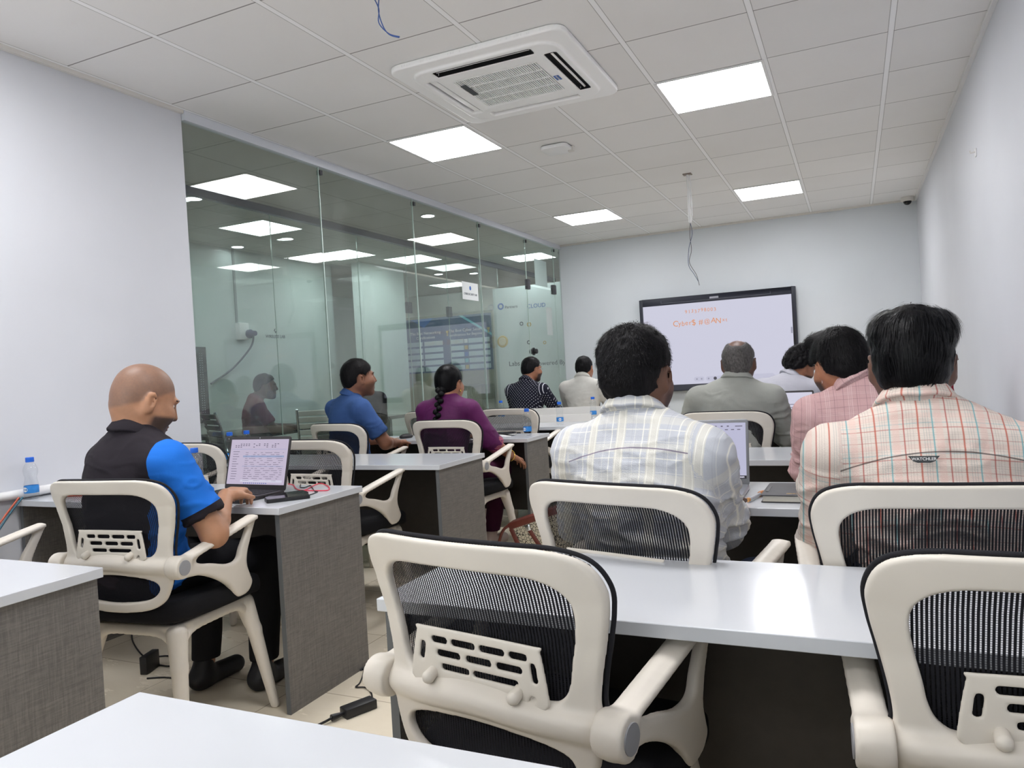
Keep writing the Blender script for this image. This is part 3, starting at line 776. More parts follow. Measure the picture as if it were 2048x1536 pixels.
chair(-0.535, 1.60, 15, 'white mesh chair of the man in the white and yellow plaid shirt')
chair(0.150, 1.63, -5, 'white mesh chair of the man in the red and teal plaid shirt')
chair(-2.175, 1.57, -6, 'white mesh chair holding the shaven-headed man')
chair(-2.98, 1.33, 0, 'white mesh chair at the left edge, only its armrest showing')
chair(-3.12, 2.74, 6, 'white mesh chair partly hidden behind the shaven-headed man')
chair(-2.39, 2.79, 4, 'empty white mesh chair behind the open laptop on the left')
chair(-3.08, 3.88, 8, 'white mesh chair of the man in the blue polo shirt')
chair(-2.29, 3.92, 3, 'white mesh chair of the woman in purple')
chair(-2.37, 5.0, 3, 'empty white mesh chair right of the woman in purple')
chair(-3.05, 5.02, 0, 'white mesh chair hidden behind the woman in purple')
chair(-0.63, 3.93, 4, 'white mesh chair of the balding man in grey')
chair(-0.22, 5.02, 0, 'white mesh chair of the man leaning forward in pale grey')
# ================================================================== ACROSS THE CORRIDOR (seen through the glass)
X2 = -4.80; C2 = 2.83
M['farwall'] = simple('far_room_wall', (205, 214, 212), 0.6, var=0.04, scale=1.5)
M['farceil'] = simple('far_room_ceiling', (176, 176, 172), 0.8, var=0.05, scale=0.8)
def ceil2():
    k = NT('corridor_ceiling_tiles'); v, x, y, z = k.coord()
    fx = k.math('FRACT', k.math('DIVIDE', k.math('SUBTRACT', x, -4.1), 0.6)); fy = k.math('FRACT', k.math('DIVIDE', k.math('SUBTRACT', y, 4.4), 0.6))
    dx = k.math('ABSOLUTE', k.math('SUBTRACT', fx, 0.5)); dy = k.math('ABSOLUTE', k.math('SUBTRACT', fy, 0.5))
    k.set(k.mix(k.math('MULTIPLY', k.math('GREATER_THAN', k.math('MAXIMUM', dx, dy), 0.493), 0.6), lin((205, 204, 200)), lin((110, 108, 104))), 0.8, spec=0.2); return k.m
M['ceil2'] = ceil2()
struct('ceiling_corridor', MB().box((-9, YB, C2), (XL-0.07, 13, C2+0.05)), 'ceil2')
struct('wall_corridor_head', MB().box((XL-0.068, YG, CEIL+0.001), (XL-0.06, YF, C2)), 'offwhite')
struct('wall_far_left', MB().box((XR2-0.1, 3.2, 0), (XR2, 8.52, C2)), 'farwall')
struct('wall_far_pillar', MB().box((-6.25, 8.52, 0), (-6.1, 9.60, C2)), simple('pale_pillar', (226, 234, 232), 0.6))
struct('wall_far_near_end', MB().box((-9, 1.6, 0), (XL-0.11, 1.7, C2)), 'farwall')
struct('wall_far_end', MB().box((-9, 12.9, 0), (-1.5, 13, C2+1)), simple('warm_wall', (232, 226, 214), 0.6))
struct('wall_far_corner', MB().box((-9, 1.7, 0), (-8.9, 12.9, C2)), 'farwall')
struct('wall_far_side', MB().box((XL+0.03, YF+0.11, 0), (XL+0.13, 12.9, C2)), 'farwall')
# second glass partition with its dark head channel
struct('trim_5', MB().box((X2-0.03, 1.71, C2-0.065), (X2+0.03, 12.5, C2-0.001)), simple('slate_channel', (92, 94, 112), 0.45), 'dark channel of the glass partition across the corridor')
js = [1.75, 4.06, 5.35, 6.66, 7.62, 8.6, 9.55, 10.15]
for i, (a, b) in enumerate(zip(js[:-1], js[1:])):
    o = struct('window_%d' % (n+1+i) if n+1+i < 9 else 'window_%d' % (n+2+i), MB().box((X2-0.005, a+0.003, 0.012), (X2+0.005, b-0.003, C2-0.07)), 'glass', 'glass pane of the partition across the corridor')
    MB().box((X2-0.004, b-0.002, 0.012), (X2+0.004, b+0.002, C2-0.07)).build('glass_edge', 'glassedge', o)
for y in (7.62, 8.60):
    MB().box((X2-0.018, y-0.04, 1.97), (X2+0.018, y+0.06, 2.10)).build('glass_hinge', 'darkmetal', o)
# downlights and panels there
def downlight(x, y, lab):
    t = thing('downlight', lab, 'light', (x, y, C2-0.001), 0, 'round downlights across the glass')
    MB().lathe([(0.078, 0), (0.078, -0.006), (0.066, -0.008), (0.066, 0)], seg=24).build('rim', 'white', t)
    MB().lathe([(0, 0), (0.064, 0), (0.064, -0.005), (0, -0.005)], seg=24).build('diffuser', 'downglow', t)
for x, y, l in ((-4.44, 4.70, 'round corridor downlight glowing inside the reflected ceiling panel'), (-5.05, 4.72, 'round downlight at the left end of the glass beside the white wall'),
                (-3.86, 6.60, 'round corridor downlight above the middle of the glass partition'), (-5.69, 6.60, 'round downlight over the far room, right of its neighbour'),
                (-6.42, 6.60, 'round downlight over the far room near the cable conduit'), (-5.95, 10.4, 'small distant downlight seen past the pale pillar'), (-5.50, 10.75, 'small distant downlight above the blue poster')):
    downlight(x, y, l)
for x, y, l in ((-5.9, 7.9, 'LED panel in the far room nearest the pale pillar'), (-5.45, 8.85, 'bright LED panel in the far room, right of the pale pillar'),
                (-4.15, 9.9, 'LED panel over the corridor end near the glass door'), (-6.0, 3.9, 'LED panel in the far room at the left edge of the glass'),
                (-5.5, 6.0, 'LED panel over the middle of the far room'), (-6.5, 11.8, 'most distant LED panel seen above the blue poster')):
    light((x, y, C2-0.001), l, 'panelglow2', 0.58)
# conduit, socket and cable on the far wall
cd = thing('wall_conduit', 'thin grey conduit running down the far room wall to a socket', 'conduit', (XR2, 6.69, 0))
MB().box((0.0, -0.014, 1.96), (0.016, 0.014, C2)).build('channel', simple('conduit_grey', (150, 156, 156), 0.5), cd)
so = thing('power_socket', 'white wall socket box with blue industrial plug in the far room', 'socket', (XR2, 6.74, 1.86))
MB().box((0.0, -0.075, -0.10), (0.07, 0.075, 0.10)).build('socket_box', 'white', so, bevel=0.006)
MB().lathe([(0, 0), (0.05, 0), (0.052, 0.04), (0.035, 0.06), (0.03, 0.11), (0, 0.11)], (0.07, 0.06, -0.03), 16, axis='x').build('plug', simple('navy_plug', (40, 46, 92), 0.4), so, smooth=True)
MB().tube(spline([(0.15, 0.06, -0.04), (0.13, 0.03, -0.18), (0.05, -0.12, -0.38), (0.03, -0.30, -0.50), (0.03, -0.52, -0.60)], 6, False), 0.011, 8).build('cable', simple('grey_cable', (96, 100, 110), 0.5), so, smooth=True)
# wireless lab decal on the second glass
dl = thing('glass_decal', 'small dark WIRELESS LAB lettering on the glass across the corridor', 'lettering', (X2+0.012, 5.32, 1.64))
M['decal'] = simple('decal_dark', (40, 50, 66), 0.6)
def glass_text(txt, size, par, loc, mat='decal', nm='lettering'):
    o = link(nm, text_mesh(txt, size, mat, 0.0005), par, loc); o.rotation_euler = (pi/2, 0, pi/2); return o
glass_text('WIRELESS LAB', 0.040, dl, (0, 0, 0))
MB().tube([(0, 0.0, 0.07), (0, -0.012, 0.055), (0, 0.012, 0.045), (0, 0.0, 0.035)], 0.004, 6).build('signal_icon', 'decal', dl)
# black display seen edge-on at the left of the glass
dk = thing('far_display', 'black framed display in the far room beside the end of the white wall', 'screen', (-6.598, 5.9, 1.25))
MB().box((0, -0.9, -0.42), (0.06, 0.25, 0.42)).build('bezel', 'blackgloss', dk, bevel=0.004)
MB().box((0.0605, -0.88, -0.36), (0.062, 0.10, 0.36)).build('display', simple('dim_display', (170, 176, 178), 0.3), dk)
dd = MB()
for i in range(28):
    for q in (0.15, 0.18): dd.box((0.0605, q, -0.36+i*0.026), (0.062, q+0.009, -0.36+i*0.026+0.009))
dd.build('speaker_dots', simple('dot_grey', (190, 194, 200), 0.5), dk)
# poster wall, cabinet and logo wall
YP = 9.98
struct('wall_far_poster', MB().box((-6.6, YP, 0), (-4.86, YP+0.06, 2.14)), simple('olive_grey_wall', (150, 144, 124), 0.7))
ps = thing('certification_poster', 'large navy poster listing cyber security certifications beyond the glass', 'poster', (-5.70, YP-0.004, 1.66))
M['navy'] = simple('poster_navy', (46, 70, 122), 0.5, var=0.15, scale=1.5); M['blue2'] = simple('poster_bright_blue', (50, 104, 190), 0.5)
M['pbox'] = simple('poster_pale_box', (196, 212, 222), 0.5); M['gold'] = simple('poster_gold', (206, 176, 96), 0.5); M['pteal'] = simple('poster_teal', (120, 196, 214), 0.5)
MB().box((-0.84, -0.004, -0.40), (0.84, 0.003, 0.44)).build('backing', 'navy', ps)
MB().prism([(-0.55, 0.438), (-0.15, 0.438), (-0.32, 0.30)], -0.0055, -0.0045, axis=1).build('blue_triangle', 'blue2', ps)
MB().prism([(0.30, 0.438), (0.36, 0.438), (0.84, 0.14), (0.84, 0.10)], -0.0055, -0.0045, axis=1).build('light_streak', 'pteal', ps)
def ptxt(t, sz, x, z, mat='white', par=None):
    o = link('lettering', text_mesh(t, sz, mat, 0.0004), par or ps, (x, -0.006, z)); o.rotation_euler = (pi/2, 0, 0); return o
ptxt('The Best Networking', 0.062, -0.30, 0.215); ptxt('Certifications', 0.062, -0.30, 0.145)
ptxt('The Best Cyber Security', 0.062, 0.42, 0.215); ptxt('certifications for Beginners', 0.056, 0.42, 0.150)
for x in (-0.70, 0.09, 0.79): MB().lathe([(0, -.03), (.016, -.03), (.006, 0), (.02, .02), (.022, .045), (0, .045)], (x, -0.006, 0.18), 10).build('trophy_icon', 'gold', ps)
for j in range(5):
    z = 0.05-j*0.098
    for x0, x1 in ((-0.72, -0.36), (-0.33, 0.0), (0.13, 0.36), (0.44, 0.80)):
        MB().box((x0, -0.0055, z-0.034), (x1, -0.0042, z+0.034)).build('list_box', 'pbox', ps)
        if x0 > 0.4: MB().box((x0-0.07, -0.006, z-0.03), (x0-0.01, -0.0042, z+0.03)).build('list_icon', ['white', 'gold', 'blue2', 'pteal', 'gold'][j], ps)
cb = thing('file_cabinet', 'low olive cabinet with a paper note under the blue poster', 'cabinet', (-5.15, 9.70, 0))
MB().box((-0.42, -0.2, 0), (0.30, 0.2, 1.02)).build('body', simple('olive_cabinet', (132, 124, 100), 0.6), cb)
MB().box((-0.43, -0.21, 1.02), (0.31, 0.21, 1.05)).build('top', simple('olive_cabinet_top', (118, 112, 92), 0.6), cb)
MB().box((-0.06, -0.203, 0.84), (0.07, -0.2005, 0.97)).build('paper_note', 'white', cb)
MB().box((-0.41, -0.205, 0.5), (-0.07, -0.2, 0.98)).build('door', simple('olive_door', (138, 130, 106), 0.6), cb)
lw = struct('wall_far_logos', MB().box((-4.84, YP+0.06, 0), (XL+0.02, YP+0.10, 2.45)), simple('frosted_logo_wall', (222, 232, 232), 0.3), 'white logo wall behind the glass door')
for txt, sz, x, z, mt in (('CLOUD', 0.085, -4.15, 2.14, 'blue2'), ('Powered By', 0.095, -3.98, 1.30, 'decal'), ('Partners', 0.06, -4.55, 2.16, 'decal'), ('Labs', 0.10, -4.55, 1.32, 'decal'), ('SOC', 0.07, -3.80, 0.96, 'decal')):
    o = ptxt(txt, sz, x, z, mt, lw); o.location = (x, YP+0.055, z)
for x, z, r, m in ((-4.72, 2.18, .05, 'blue2'), (-4.28, 1.88, .035, 'gold'), (-4.40, 1.90, .03, 'decal'), (-4.30, 1.62, .03, 'decal'), (-4.05, 1.60, .025, 'gold')):
    MB().lathe([(r*.55, -.002), (r, -.002), (r, 0), (r*.55, 0)], (x, YP+0.058, z), 20, axis='y', cap=False).build('round_logo', m, lw)
md = thing('gold_medallion', 'round gold medallion emblem on the white logo wall', 'emblem', (-4.72, YP+0.052, 1.66))
MB().lathe([(0, -.004), (.078, -.004), (.088, 0.004), (0, .004)], (0, 0, 0), 28, axis='y', sx=1, sy=1).build('disc', 'gold', md)
MB().lathe([(0, -.007), (.055, -.007), (.06, -.004), (0, -.004)], (0, 0, 0), 24, axis='y').build('inner_disc', simple('cream_disc', (226, 214, 178), 0.5), md)
sgn = thing('room_sign', 'small white room sign stuck on the glass beside the hinge', 'sign', (gx(6.46)+0.008, 6.46, 2.00))
MB().box((-0.001, -0.165, -0.085), (0.001, 0.165, 0.085)).build('plate', simple('sign_white', (236, 240, 240), 0.4), sgn)
glass_text('CYBER SECURITY LAB', 0.028, sgn, (0.0015, 0, -0.03), 'decal')
MB().ball((0.0015, 0, 0.03), (0.001, 0.018, 0.022), 10, 6).build('logo', 'blue2', sgn)
pp = thing('paper_notice', 'pale sheet of paper taped high on the glass above the door', 'notice', (gx(8.33)-0.012, 8.33, 2.36))
MB().box((-0.001, -0.19, -0.155), (0.001, 0.19, 0.155)).build('sheet', simple('pale_sheet', (214, 228, 226), 0.6), pp)
pp = thing('paper_notice', 'narrow white sheet taped on the glass door', 'notice', (gx(8.5)-0.012, 8.52, 1.79))
MB().box((-0.001, -0.09, -0.17), (0.001, 0.09, 0.17)).build('sheet', 'white', pp)
# dark table and chrome chairs
tb = thing('conference_table', 'long dark table in the far room behind the glass', 'table', (-5.55, 6.6, 0))
MB().box((-0.45, -1.35, 0.71), (0.45, 1.35, 0.75)).build('tabletop', 'blackgloss', tb, bevel=0.004)
for y in (-1.1, 1.1): MB().box((-0.35, y-0.03, 0), (0.35, y+0.03, 0.71)).build('leg', 'darkmetal', tb)
def chrome_chair(x, y, rz, lab, fab='ribbed'):
    t = thing('chrome_chair', lab, 'chair', (x, y, 0), rz, 'chrome-framed chairs in the far room')
    for sx in (-1, 1):
        MB().tube(spline([(sx*.235, -.30, .98), (sx*.235, -.24, .80), (sx*.235, -.19, .52), (sx*.235, -.10, .46), (sx*.235, .20, .46), (sx*.235, .25, .42)], 5, False), .012, 8).build('side_rail', 'chrome', t, smooth=True)
        MB().tube(spline([(sx*.25, -.20, .50), (sx*.27, -.15, .66), (sx*.27, .05, .68), (sx*.27, .16, .60), (sx*.25, .18, .47)], 5, False), .011, 8).build('armrest', 'chrome', t, smooth=True)
    b = MB(); zz = np.linspace(.53, .97, 9)
    yy = np.interp(zz, [.5, .8, .98], [-.19, -.24, -.30])
    for i in range(8): b.add([(-.225, yy[i], zz[i]+.004), (.225, yy[i], zz[i]+.004), (.225, yy[i+1], zz[i+1]-.004), (-.225, yy[i+1], zz[i+1]-.004),
                              (-.225, yy[i]-.014, zz[i]+.010), (.225, yy[i]-.014, zz[i]+.010), (.225, yy[i+1]-.014, zz[i+1]-.010), (-.225, yy[i+1]-.014, zz[i+1]-.010)],
                             [(0, 1, 2, 3), (7, 6, 5, 4), (0, 4, 5, 1), (1, 5, 6, 2), (2, 6, 7, 3), (3, 7, 4, 0)])
    b.build('backrest', fab, t)
    MB().box((-.225, -.17, .445), (.225, .22, .475)).build('seat', fab, t, bevel=.008)
    MB().tube([(0, 0, .445), (0, 0, .10)], .03, 12).build('gas_column', 'chrome', t, smooth=True)
    for k in range(5):
        a = 2*pi*k/5; MB().tube([(0, 0, .11), (.28*cos(a), .28*sin(a), .07)], [.025, .015], 8).ball((.28*cos(a), .28*sin(a), .035), .032, 10, 6).build('base_arm', 'chrome', t, smooth=True)
    return t
M['ribbed'] = simple('grey_ribbed_fabric', (196, 200, 192), 0.6); M['ribdark'] = simple('dark_ribbed_fabric', (58, 60, 62), 0.6)
chrome_chair(-4.28, 5.36, math.radians(35), 'chrome chair with pale ribbed back behind the blue-shirted man')
chrome_chair(-5.30, 5.35, math.radians(-28), 'dark chrome chair of the man in the maroon t-shirt', 'ribdark')
chrome_chair(-5.55, 4.75, math.radians(-60), 'dark chrome chair at the left end of the glass', 'ribdark')
# ================================================================== PEOPLE
def rot(yaw=0, pitch=0, roll=0):
    """columns = right, forward, up axes; yaw + = turn left, pitch + = look up, roll + = tilt to the right shoulder"""
    a, b, c = [math.radians(v) for v in (yaw, pitch, roll)]
    Rz = np.array([[cos(a), -sin(a), 0], [sin(a), cos(a), 0], [0, 0, 1]])
    Rx = np.array([[1, 0, 0], [0, cos(b), -sin(b)], [0, sin(b), cos(b)]])
    Ry = np.array([[cos(c), 0, sin(c)], [0, 1, 0], [-sin(c), 0, cos(c)]])
    return Rz @ Rx @ Ry
def skin(name, rgb, lip, beard=None, stubble=None):
    k = NT(name); v, x, y, z = k.coord()
    at = k.n('ShaderNodeAttribute', attribute_name='zone')
    sp = k.n('ShaderNodeSeparateXYZ'); k.L.new(at.outputs['Vector'], sp.inputs[0])
    a = lin(rgb); d = tuple(c*0.78 for c in a[:3])+(1,)
    col = k.mix(k.ramp(k.noise(22, v, 4), 0.35, 0.75), a, d)
    col = k.mix(sp.outputs[0], col, lin(lip))
    col = k.mix(sp.outputs[1], col, lin(beard or rgb))
    if stubble: col = k.mix(k.math('MULTIPLY', sp.outputs[2], k.math('ADD', 0.55, k.math('MULTIPLY', k.noise(140, v, 3), 0.3))), col, lin(stubble))
    k.set(col, 0.48, spec=0.42)
    k.b.inputs['Subsurface Weight'].default_value = 0.06
    k.b.inputs['Subsurface Radius'].default_value = (0.01, 0.004, 0.002)
    k.bump(k.noise(150, v, 3), 0.15, 0.001); return k.m
def hairmat(name, rgb, rough=0.42, hi=1.8, stretch=(140, 140, 18)):
    k = NT(name); v, x, y, z = k.coord(); n1 = k.noise(1.0, k.scale(v, stretch), 4, 0.7)
    k.set(k.mix(k.ramp(n1, 0.35, 0.75), lin(rgb), tuple(min(1, c*hi+0.002) for c in lin(rgb)[:3])+(1,)), rough, spec=0.14)
    k.bump(n1, 0.6, 0.003); return k.m
def cloth(name, rgb, var=0.12, bump=0.35, rough=0.85):
    k = NT(name); v, x, y, z = k.coord(); a = lin(rgb)
    n1 = k.noise(7, k.scale(v, (1, 1, .5)), 5, .6)
    k.set(k.mix(k.ramp(n1, 0.3, 0.75), a, tuple(c*(1-var) for c in a[:3])+(1,)), rough, spec=0.2)
    k.bump(k.math('ADD', n1, k.math('MULTIPLY', k.noise(420, v, 2), 0.10)), bump*1.5, 0.010); return k.m
def plaid(name, base, ustripes, vstripes, up, vp, var=0.05, seam=None, seamcol=(120, 100, 120)):
    """stripes: (centre, half width, colour, strength) inside one period"""
    k = NT(name); at = k.n('ShaderNodeAttribute', attribute_name='pat')
    sp = k.n('ShaderNodeSeparateXYZ'); k.L.new(at.outputs['Vector'], sp.inputs[0]); u, v_, rg = sp.outputs
    v, x, y, z = k.coord(); a = lin(base)
    col = k.mix(k.ramp(k.noise(9, v, 4), 0.3, 0.75), a, tuple(c*(1-var) for c in a[:3])+(1,))
    wob = k.math('MULTIPLY', k.math('SUBTRACT', k.noise(6, v, 2), 0.5), 0.006)
    for crd, per, st in ((v_, vp, vstripes), (u, up, ustripes)):
        f = k.math('FRACT', k.math('DIVIDE', k.math('ADD', k.math('ADD', crd, 10.0), wob), per))
        for c0, hw2, rgb, stg in st:
            m = k.math('SMOOTH_MIN', 1.0, k.math('MULTIPLY', k.math('MAXIMUM', k.math('SUBTRACT', hw2/per, k.math('ABSOLUTE', k.math('SUBTRACT', f, c0/per))), 0.0), 4000.0*per/8), 0.01)
            col = k.mix(k.math('MULTIPLY', k.math('MINIMUM', m, 1.0), stg), col, lin(rgb))
    if seam is not None:
        m = k.math('MULTIPLY', k.math('LESS_THAN', k.math('ABSOLUTE', k.math('SUBTRACT', v_, k.math('ADD', seam, k.math('MULTIPLY', k.math('MULTIPLY', u, u), -0.7)))), 0.0018), k.math('LESS_THAN', rg, 0.5))
        col = k.mix(k.math('MULTIPLY', m, 0.8), col, lin(seamcol))
    k.set(col, 0.85, spec=0.2)
    n1 = k.noise(7, k.scale(v, (1, 1, .45)), 5, .6)
    k.bump(k.math('ADD', n1, k.math('MULTIPLY', k.noise(420, v, 2), 0.10)), 0.7, 0.012); return k.m
M['eyewhite'] = simple('eye_white', (225, 220, 214), 0.25); M['iris'] = simple('iris_dark', (40, 26, 20), 0.2)
def head_prims(f, c, R, s=1.0, nosek=0.010):
    P = lambda x, y, z: np.array(c)+R @ (np.array((x, y, z))*s)
    E = lambda p, r, k, m='u', RR=None: f.ell(P(*p), np.array(r)*s, RR if RR is not None else R, k, m)
    E((0, -.012, .032), (.0755, .094, .086), .0)
    E((0, -.035, -.012), (.062, .062, .065), .03)
    E((0, .034, -.028), (.059, .060, .082), .03)
    E((0, .045, -.078), (.040, .043, .030), .03)
    for sx in (-1, 1):
        f.cap(P(sx*.052, -.006, -.042), P(sx*.020, .070, -.094), .021*s, .016*s, .03)
        E((sx*.040, .046, -.030), (.030, .040, .036), .03)
    E((0, .084, .032), (.046, .013, .011), .015)
    E((-.036, .070, -.02), (.022, .022, .022), .02); E((.036, .070, -.02), (.022, .022, .022), .02)
    for sx in (-1, 1): E((sx*.032, .104, .010), (.017, .0165, .0085), .008, 's')
    f.cap(P(0, .092, .020), P(0, .109, -.018), .0075*s, .0115*s, nosek)
    for sx in (-1, 1): f.cap(P(sx*.011, .098, -.024), P(sx*.011, .100, -.025), .0075*s, .0075*s, .006)
    E((0, .093, -.053), (.022, .010, .0055), .006); E((0, .092, -.064), (.020, .010, .006), .005)
    E((0, .082, -.094), (.018, .014, .013), .012)
    for sx in (-1, 1):
        Re = R @ rot(-sx*24, 0, sx*6)
        f.ell(P(sx*.081, -.008, -.008), np.array((.0085, .0205, .036))*s, Re, .006)
        f.cap(P(sx*.091, -.004, .006), P(sx*.090, -.002, -.014), .0085*s, .006*s, .005, 's')
        f.ell(P(sx*.076, .004, -.030), np.array((.007, .009, .010))*s, Re, .005)
def hand_prims(f, w, d, nrm, side, curl=(25, 30, 22), thumb=1.0, spread=3):
    """w wrist, d towards the fingers, nrm out of the palm, side +1/-1 puts the thumb"""
    w = np.array(w, float); d = np.array(d, float); d /= np.linalg.norm(d); nrm = np.array(nrm, float); nrm -= d*(nrm @ d); nrm /= np.linalg.norm(nrm)
    t = np.cross(d, nrm)*side
    R = np.stack([t, d, nrm], 1)
    f.rbox(w+d*.048+t*.002, (.039, .045, .0135), .0125, R, .014)
    f.ell(w+d*.03+t*.024+nrm*.008, (.017, .030, .014), R, .012)
    for i, (o, b, L) in enumerate(((.0295, .084, .072), (.0098, .090, .080), (-.0100, .087, .074), (-.0285, .078, .058))):
        p = w+d*b+t*o; an = math.radians(spread*(1.5-i)); dd = d*cos(an)+t*sin(an); r = [.0092, .0086, .0078, .0062]; r = [q*(0.9 if i == 3 else 1) for q in r]
        an = 0
        for j, fr in enumerate((.45, .31, .24)):
            an += math.radians(curl[j]); q = p+(dd*cos(an)+nrm*sin(an))*L*fr
            f.cap(p, q, r[j], r[j+1], .006 if j == 0 else .003); p = q
    p = w+d*.022+t*.030; dd = d*.72+t*.62*thumb+nrm*.30; dd /= np.linalg.norm(dd)
    q = p+dd*.038; f.cap(p, q, .0125, .0105, .010); dd2 = dd*.9+d*.35+nrm*.1; dd2 /= np.linalg.norm(dd2); f.cap(q, q+dd2*.030, .0102, .0078, .004)
def person(label, loc, rz, J, shirt, sk, hair, res=.008, sleeve='short', fold=.005, trousers='tr_dark', shoes='shoe_black', group=None, s=1.0, slim=1.0, legs=True, seed=1, collar=True, yoke=None, hmask=None, feet=True):
    D = dict(pel=(0, -.10, .58), bel=(0, -.12, .74), che=(0, -.11, .92), nb=(0, -.12, 1.065), hd=(0, -.06, 1.18), hr=(0, 0, 0),
             sl=(-.185, -.11, 1.005), sr=(.185, -.11, 1.005), el=(-.24, .02, .78), er=(.24, .02, .78), wl=(-.16, .24, .78), wr=(.16, .24, .78), tr=(0, 0, 0),
             kl=(-.12, .36, .52), kr=(.12, .36, .52), al=(-.12, .40, .10), ar=(.12, .40, .10), handl=None, handr=None)
    D.update(J); A = {k: np.array(v, float) for k, v in D.items() if v is not None and k not in ('hr', 'tr', 'handl', 'handr')}
    TR = rot(*D['tr']); HR = rot(*D['hr'])
    pts = [A[k] for k in ('pel', 'hd', 'sl', 'sr', 'el', 'er', 'wl', 'wr')]+([A[k] for k in ('kl', 'kr', 'al', 'ar')] if legs else [])
    lo = np.min(pts, 0)-.17; hi = np.max(pts, 0)+.17; lo[2] = max(lo[2], -.01) if legs else .38; hi[2] = A['hd'][2]+.15
    if legs: hi[1] += .10
    w_ = slim
    def torso(f, e):
        f.ell(A['che'], np.array((.158*w_+e, .100+e, .165)), TR, 0)
        sm = (A['sl']+A['sr'])/2
        f.ell(sm+np.array((0, -.005, -.085)), np.array((.150*w_+e, .088+e, .13)), TR, .05)
        f.cap(A['sl']*.84+sm*.16, A['sr']*.84+sm*.16, .050+e, .050+e, .05)
        f.ell(A['bel'], np.array((.145*w_+e, .110+e, .16)), TR, .06)
        f.ell(A['pel'], np.array((.165*w_+e, .125+e, .125)), None, .06)
        up = A['nb']+(A['hd']-A['nb'])*.10
        for S_ in ('sl', 'sr'):
            f.cap(up, A[S_]*.72+A['nb']*.28+np.array((0, 0, -.010)), .047+e*.6, .040+e, .045)
    def arm(f, S_, E_, W_, e, r=(.052, .042, .038, .026), part=(0, 1), k=.03):
        a, b, c = A[S_], A[E_], A[W_]
        f.cap(a, b, r[0]+e, r[1]+e, k); f.cap(b, b+(c-b)*.35, r[1]+e*.9, r[2]+e*.9, .02); f.cap(b+(c-b)*.35, c, r[2]+e*.9, r[3]+e*.8, .01)
    # ---- body
    f = SDF(lo, hi, res)
    torso(f, -.008)
    for S_, E_, W_ in (('sl', 'el', 'wl'), ('sr', 'er', 'wr')): arm(f, S_, E_, W_, 0)
    neck0 = A['nb']+np.array((0, .0, -.03)); hb = A['hd']+HR @ np.array((0, -.028, -.035))*s
    f.cap(neck0, hb, .060*s, .054*s, .03)
    head_prims(f, A['hd'], HR, s)
    for nm, W_, E_, sd in (('handl', 'wl', 'el', -1), ('handr', 'wr', 'er', 1)):
        h = D[nm]
        if h: hand_prims(f, A[W_], h[0], h[1], h[2], *h[3:])
        else:
            dd = A[W_]-A[E_]; dd = dd/np.linalg.norm(dd); dd[2] *= .3
            hand_prims(f, A[W_], dd, (0, 0, -1), 1 if sd < 0 else -1, (35, 40, 25))
    if legs:
        for H_, K_, F_ in ((-.09, 'kl', 'al'), (.09, 'kr', 'ar')):
            hp = A['pel']+np.array((H_, .03, -.03)); f.cap(hp, A[K_], .078, .055, .03); f.cap(A[K_], A[F_], .052, .036, .02)
            ft = A[F_]+np.array((0, -.03, -.06)); f.cap(ft, ft+np.array((0, .17, -.012)), .032, .024, .02)
    V, F = f.net()
    root = link('person', npmesh('person', V, F, sk)); root.location = loc; root.rotation_euler = (0, 0, rz)
    tag(root, label, 'person', group)
    # zones: lips, beard, stubble
    q = ((V-A['hd']) @ HR)/s
    nz = np.zeros_like(V); n_ = len(V)
    nz[:, 0] = np.clip(1.4-np.sqrt(((q[:, 0])/.022)**2+((q[:, 2]+.058)/.009)**2), 0, 1)*(q[:, 1] > .085)
    jl = np.clip((-.028-q[:, 2]+.25*(q[:, 1]-.05))/.012, 0, 1)*np.clip((q[:, 1]-.008)/.02, 0, 1)*np.clip((q[:, 2]+.125)/.01, 0, 1)*(np.abs(q[:, 0]) < .085)
    nz[:, 1] = jl*(1-nz[:, 0])*(np.linalg.norm(q, axis=1) < .16)
    nz[:, 2] = np.clip((q[:, 2]+.055-.75*(q[:, 1]+.08))/.012, 0, 1)*(np.linalg.norm(q-np.array((0, 0, .02)), axis=1) < .14)*(np.abs(q[:, 0]) < .079)
    def attr(me, name, arr):
        at = me.attributes.new(name, 'FLOAT_VECTOR', 'POINT'); at.data.foreach_set('vector', np.asarray(arr, np.float32).ravel())
    attr(root.data, 'zone', nz)
    for sx in (-1, 1):
        e = MB().ball((0, 0, 0), .0105*s, 14, 10).build('eye', 'eyewhite', root, tuple(A['hd']+HR @ np.array((sx*.032, .0745, .010))*s), smooth=True)
        MB().ball(tuple(HR @ np.array((0, .0068, -.001))*s), .0052*s, 10, 8).build('iris', 'iris', e, smooth=True)
        eb = MB().tube([tuple(A['hd']+HR @ np.array((sx*a, b, c))*s) for a, b, c in ((.016, .0925, .030), (.032, .0910, .035), (.050, .0785, .031))], [.003, .0038, .002], 6).build('eyebrow', 'hair_black', root, smooth=True)
    # ---- shirt
    f = SDF(lo, hi, res)
    e = .011
    torso(f, e)
    ends = {}
    for S_, E_, W_ in (('sl', 'el', 'wl'), ('sr', 'er', 'wr')):
        a, b, c = A[S_], A[E_], A[W_]
        if sleeve == 'short':
            t = .74; m = a+(b-a)*t; ax = (b-a)/np.linalg.norm(b-a); ends[S_] = (m, ax)
            f.cap(a, m+ax*.03, .062, .060, .035)
        else:
            t = dict(long=.93, rolled=.35, elbow=.05)[sleeve]; m = b+(c-b)*t; ax = (c-b)/np.linalg.norm(c-b); ends[S_] = (m, ax)
            f.cap(a, b, .063, .057, .035); f.cap(b, m+ax*.03, .056, .045 if sleeve == 'long' else .054, .02)
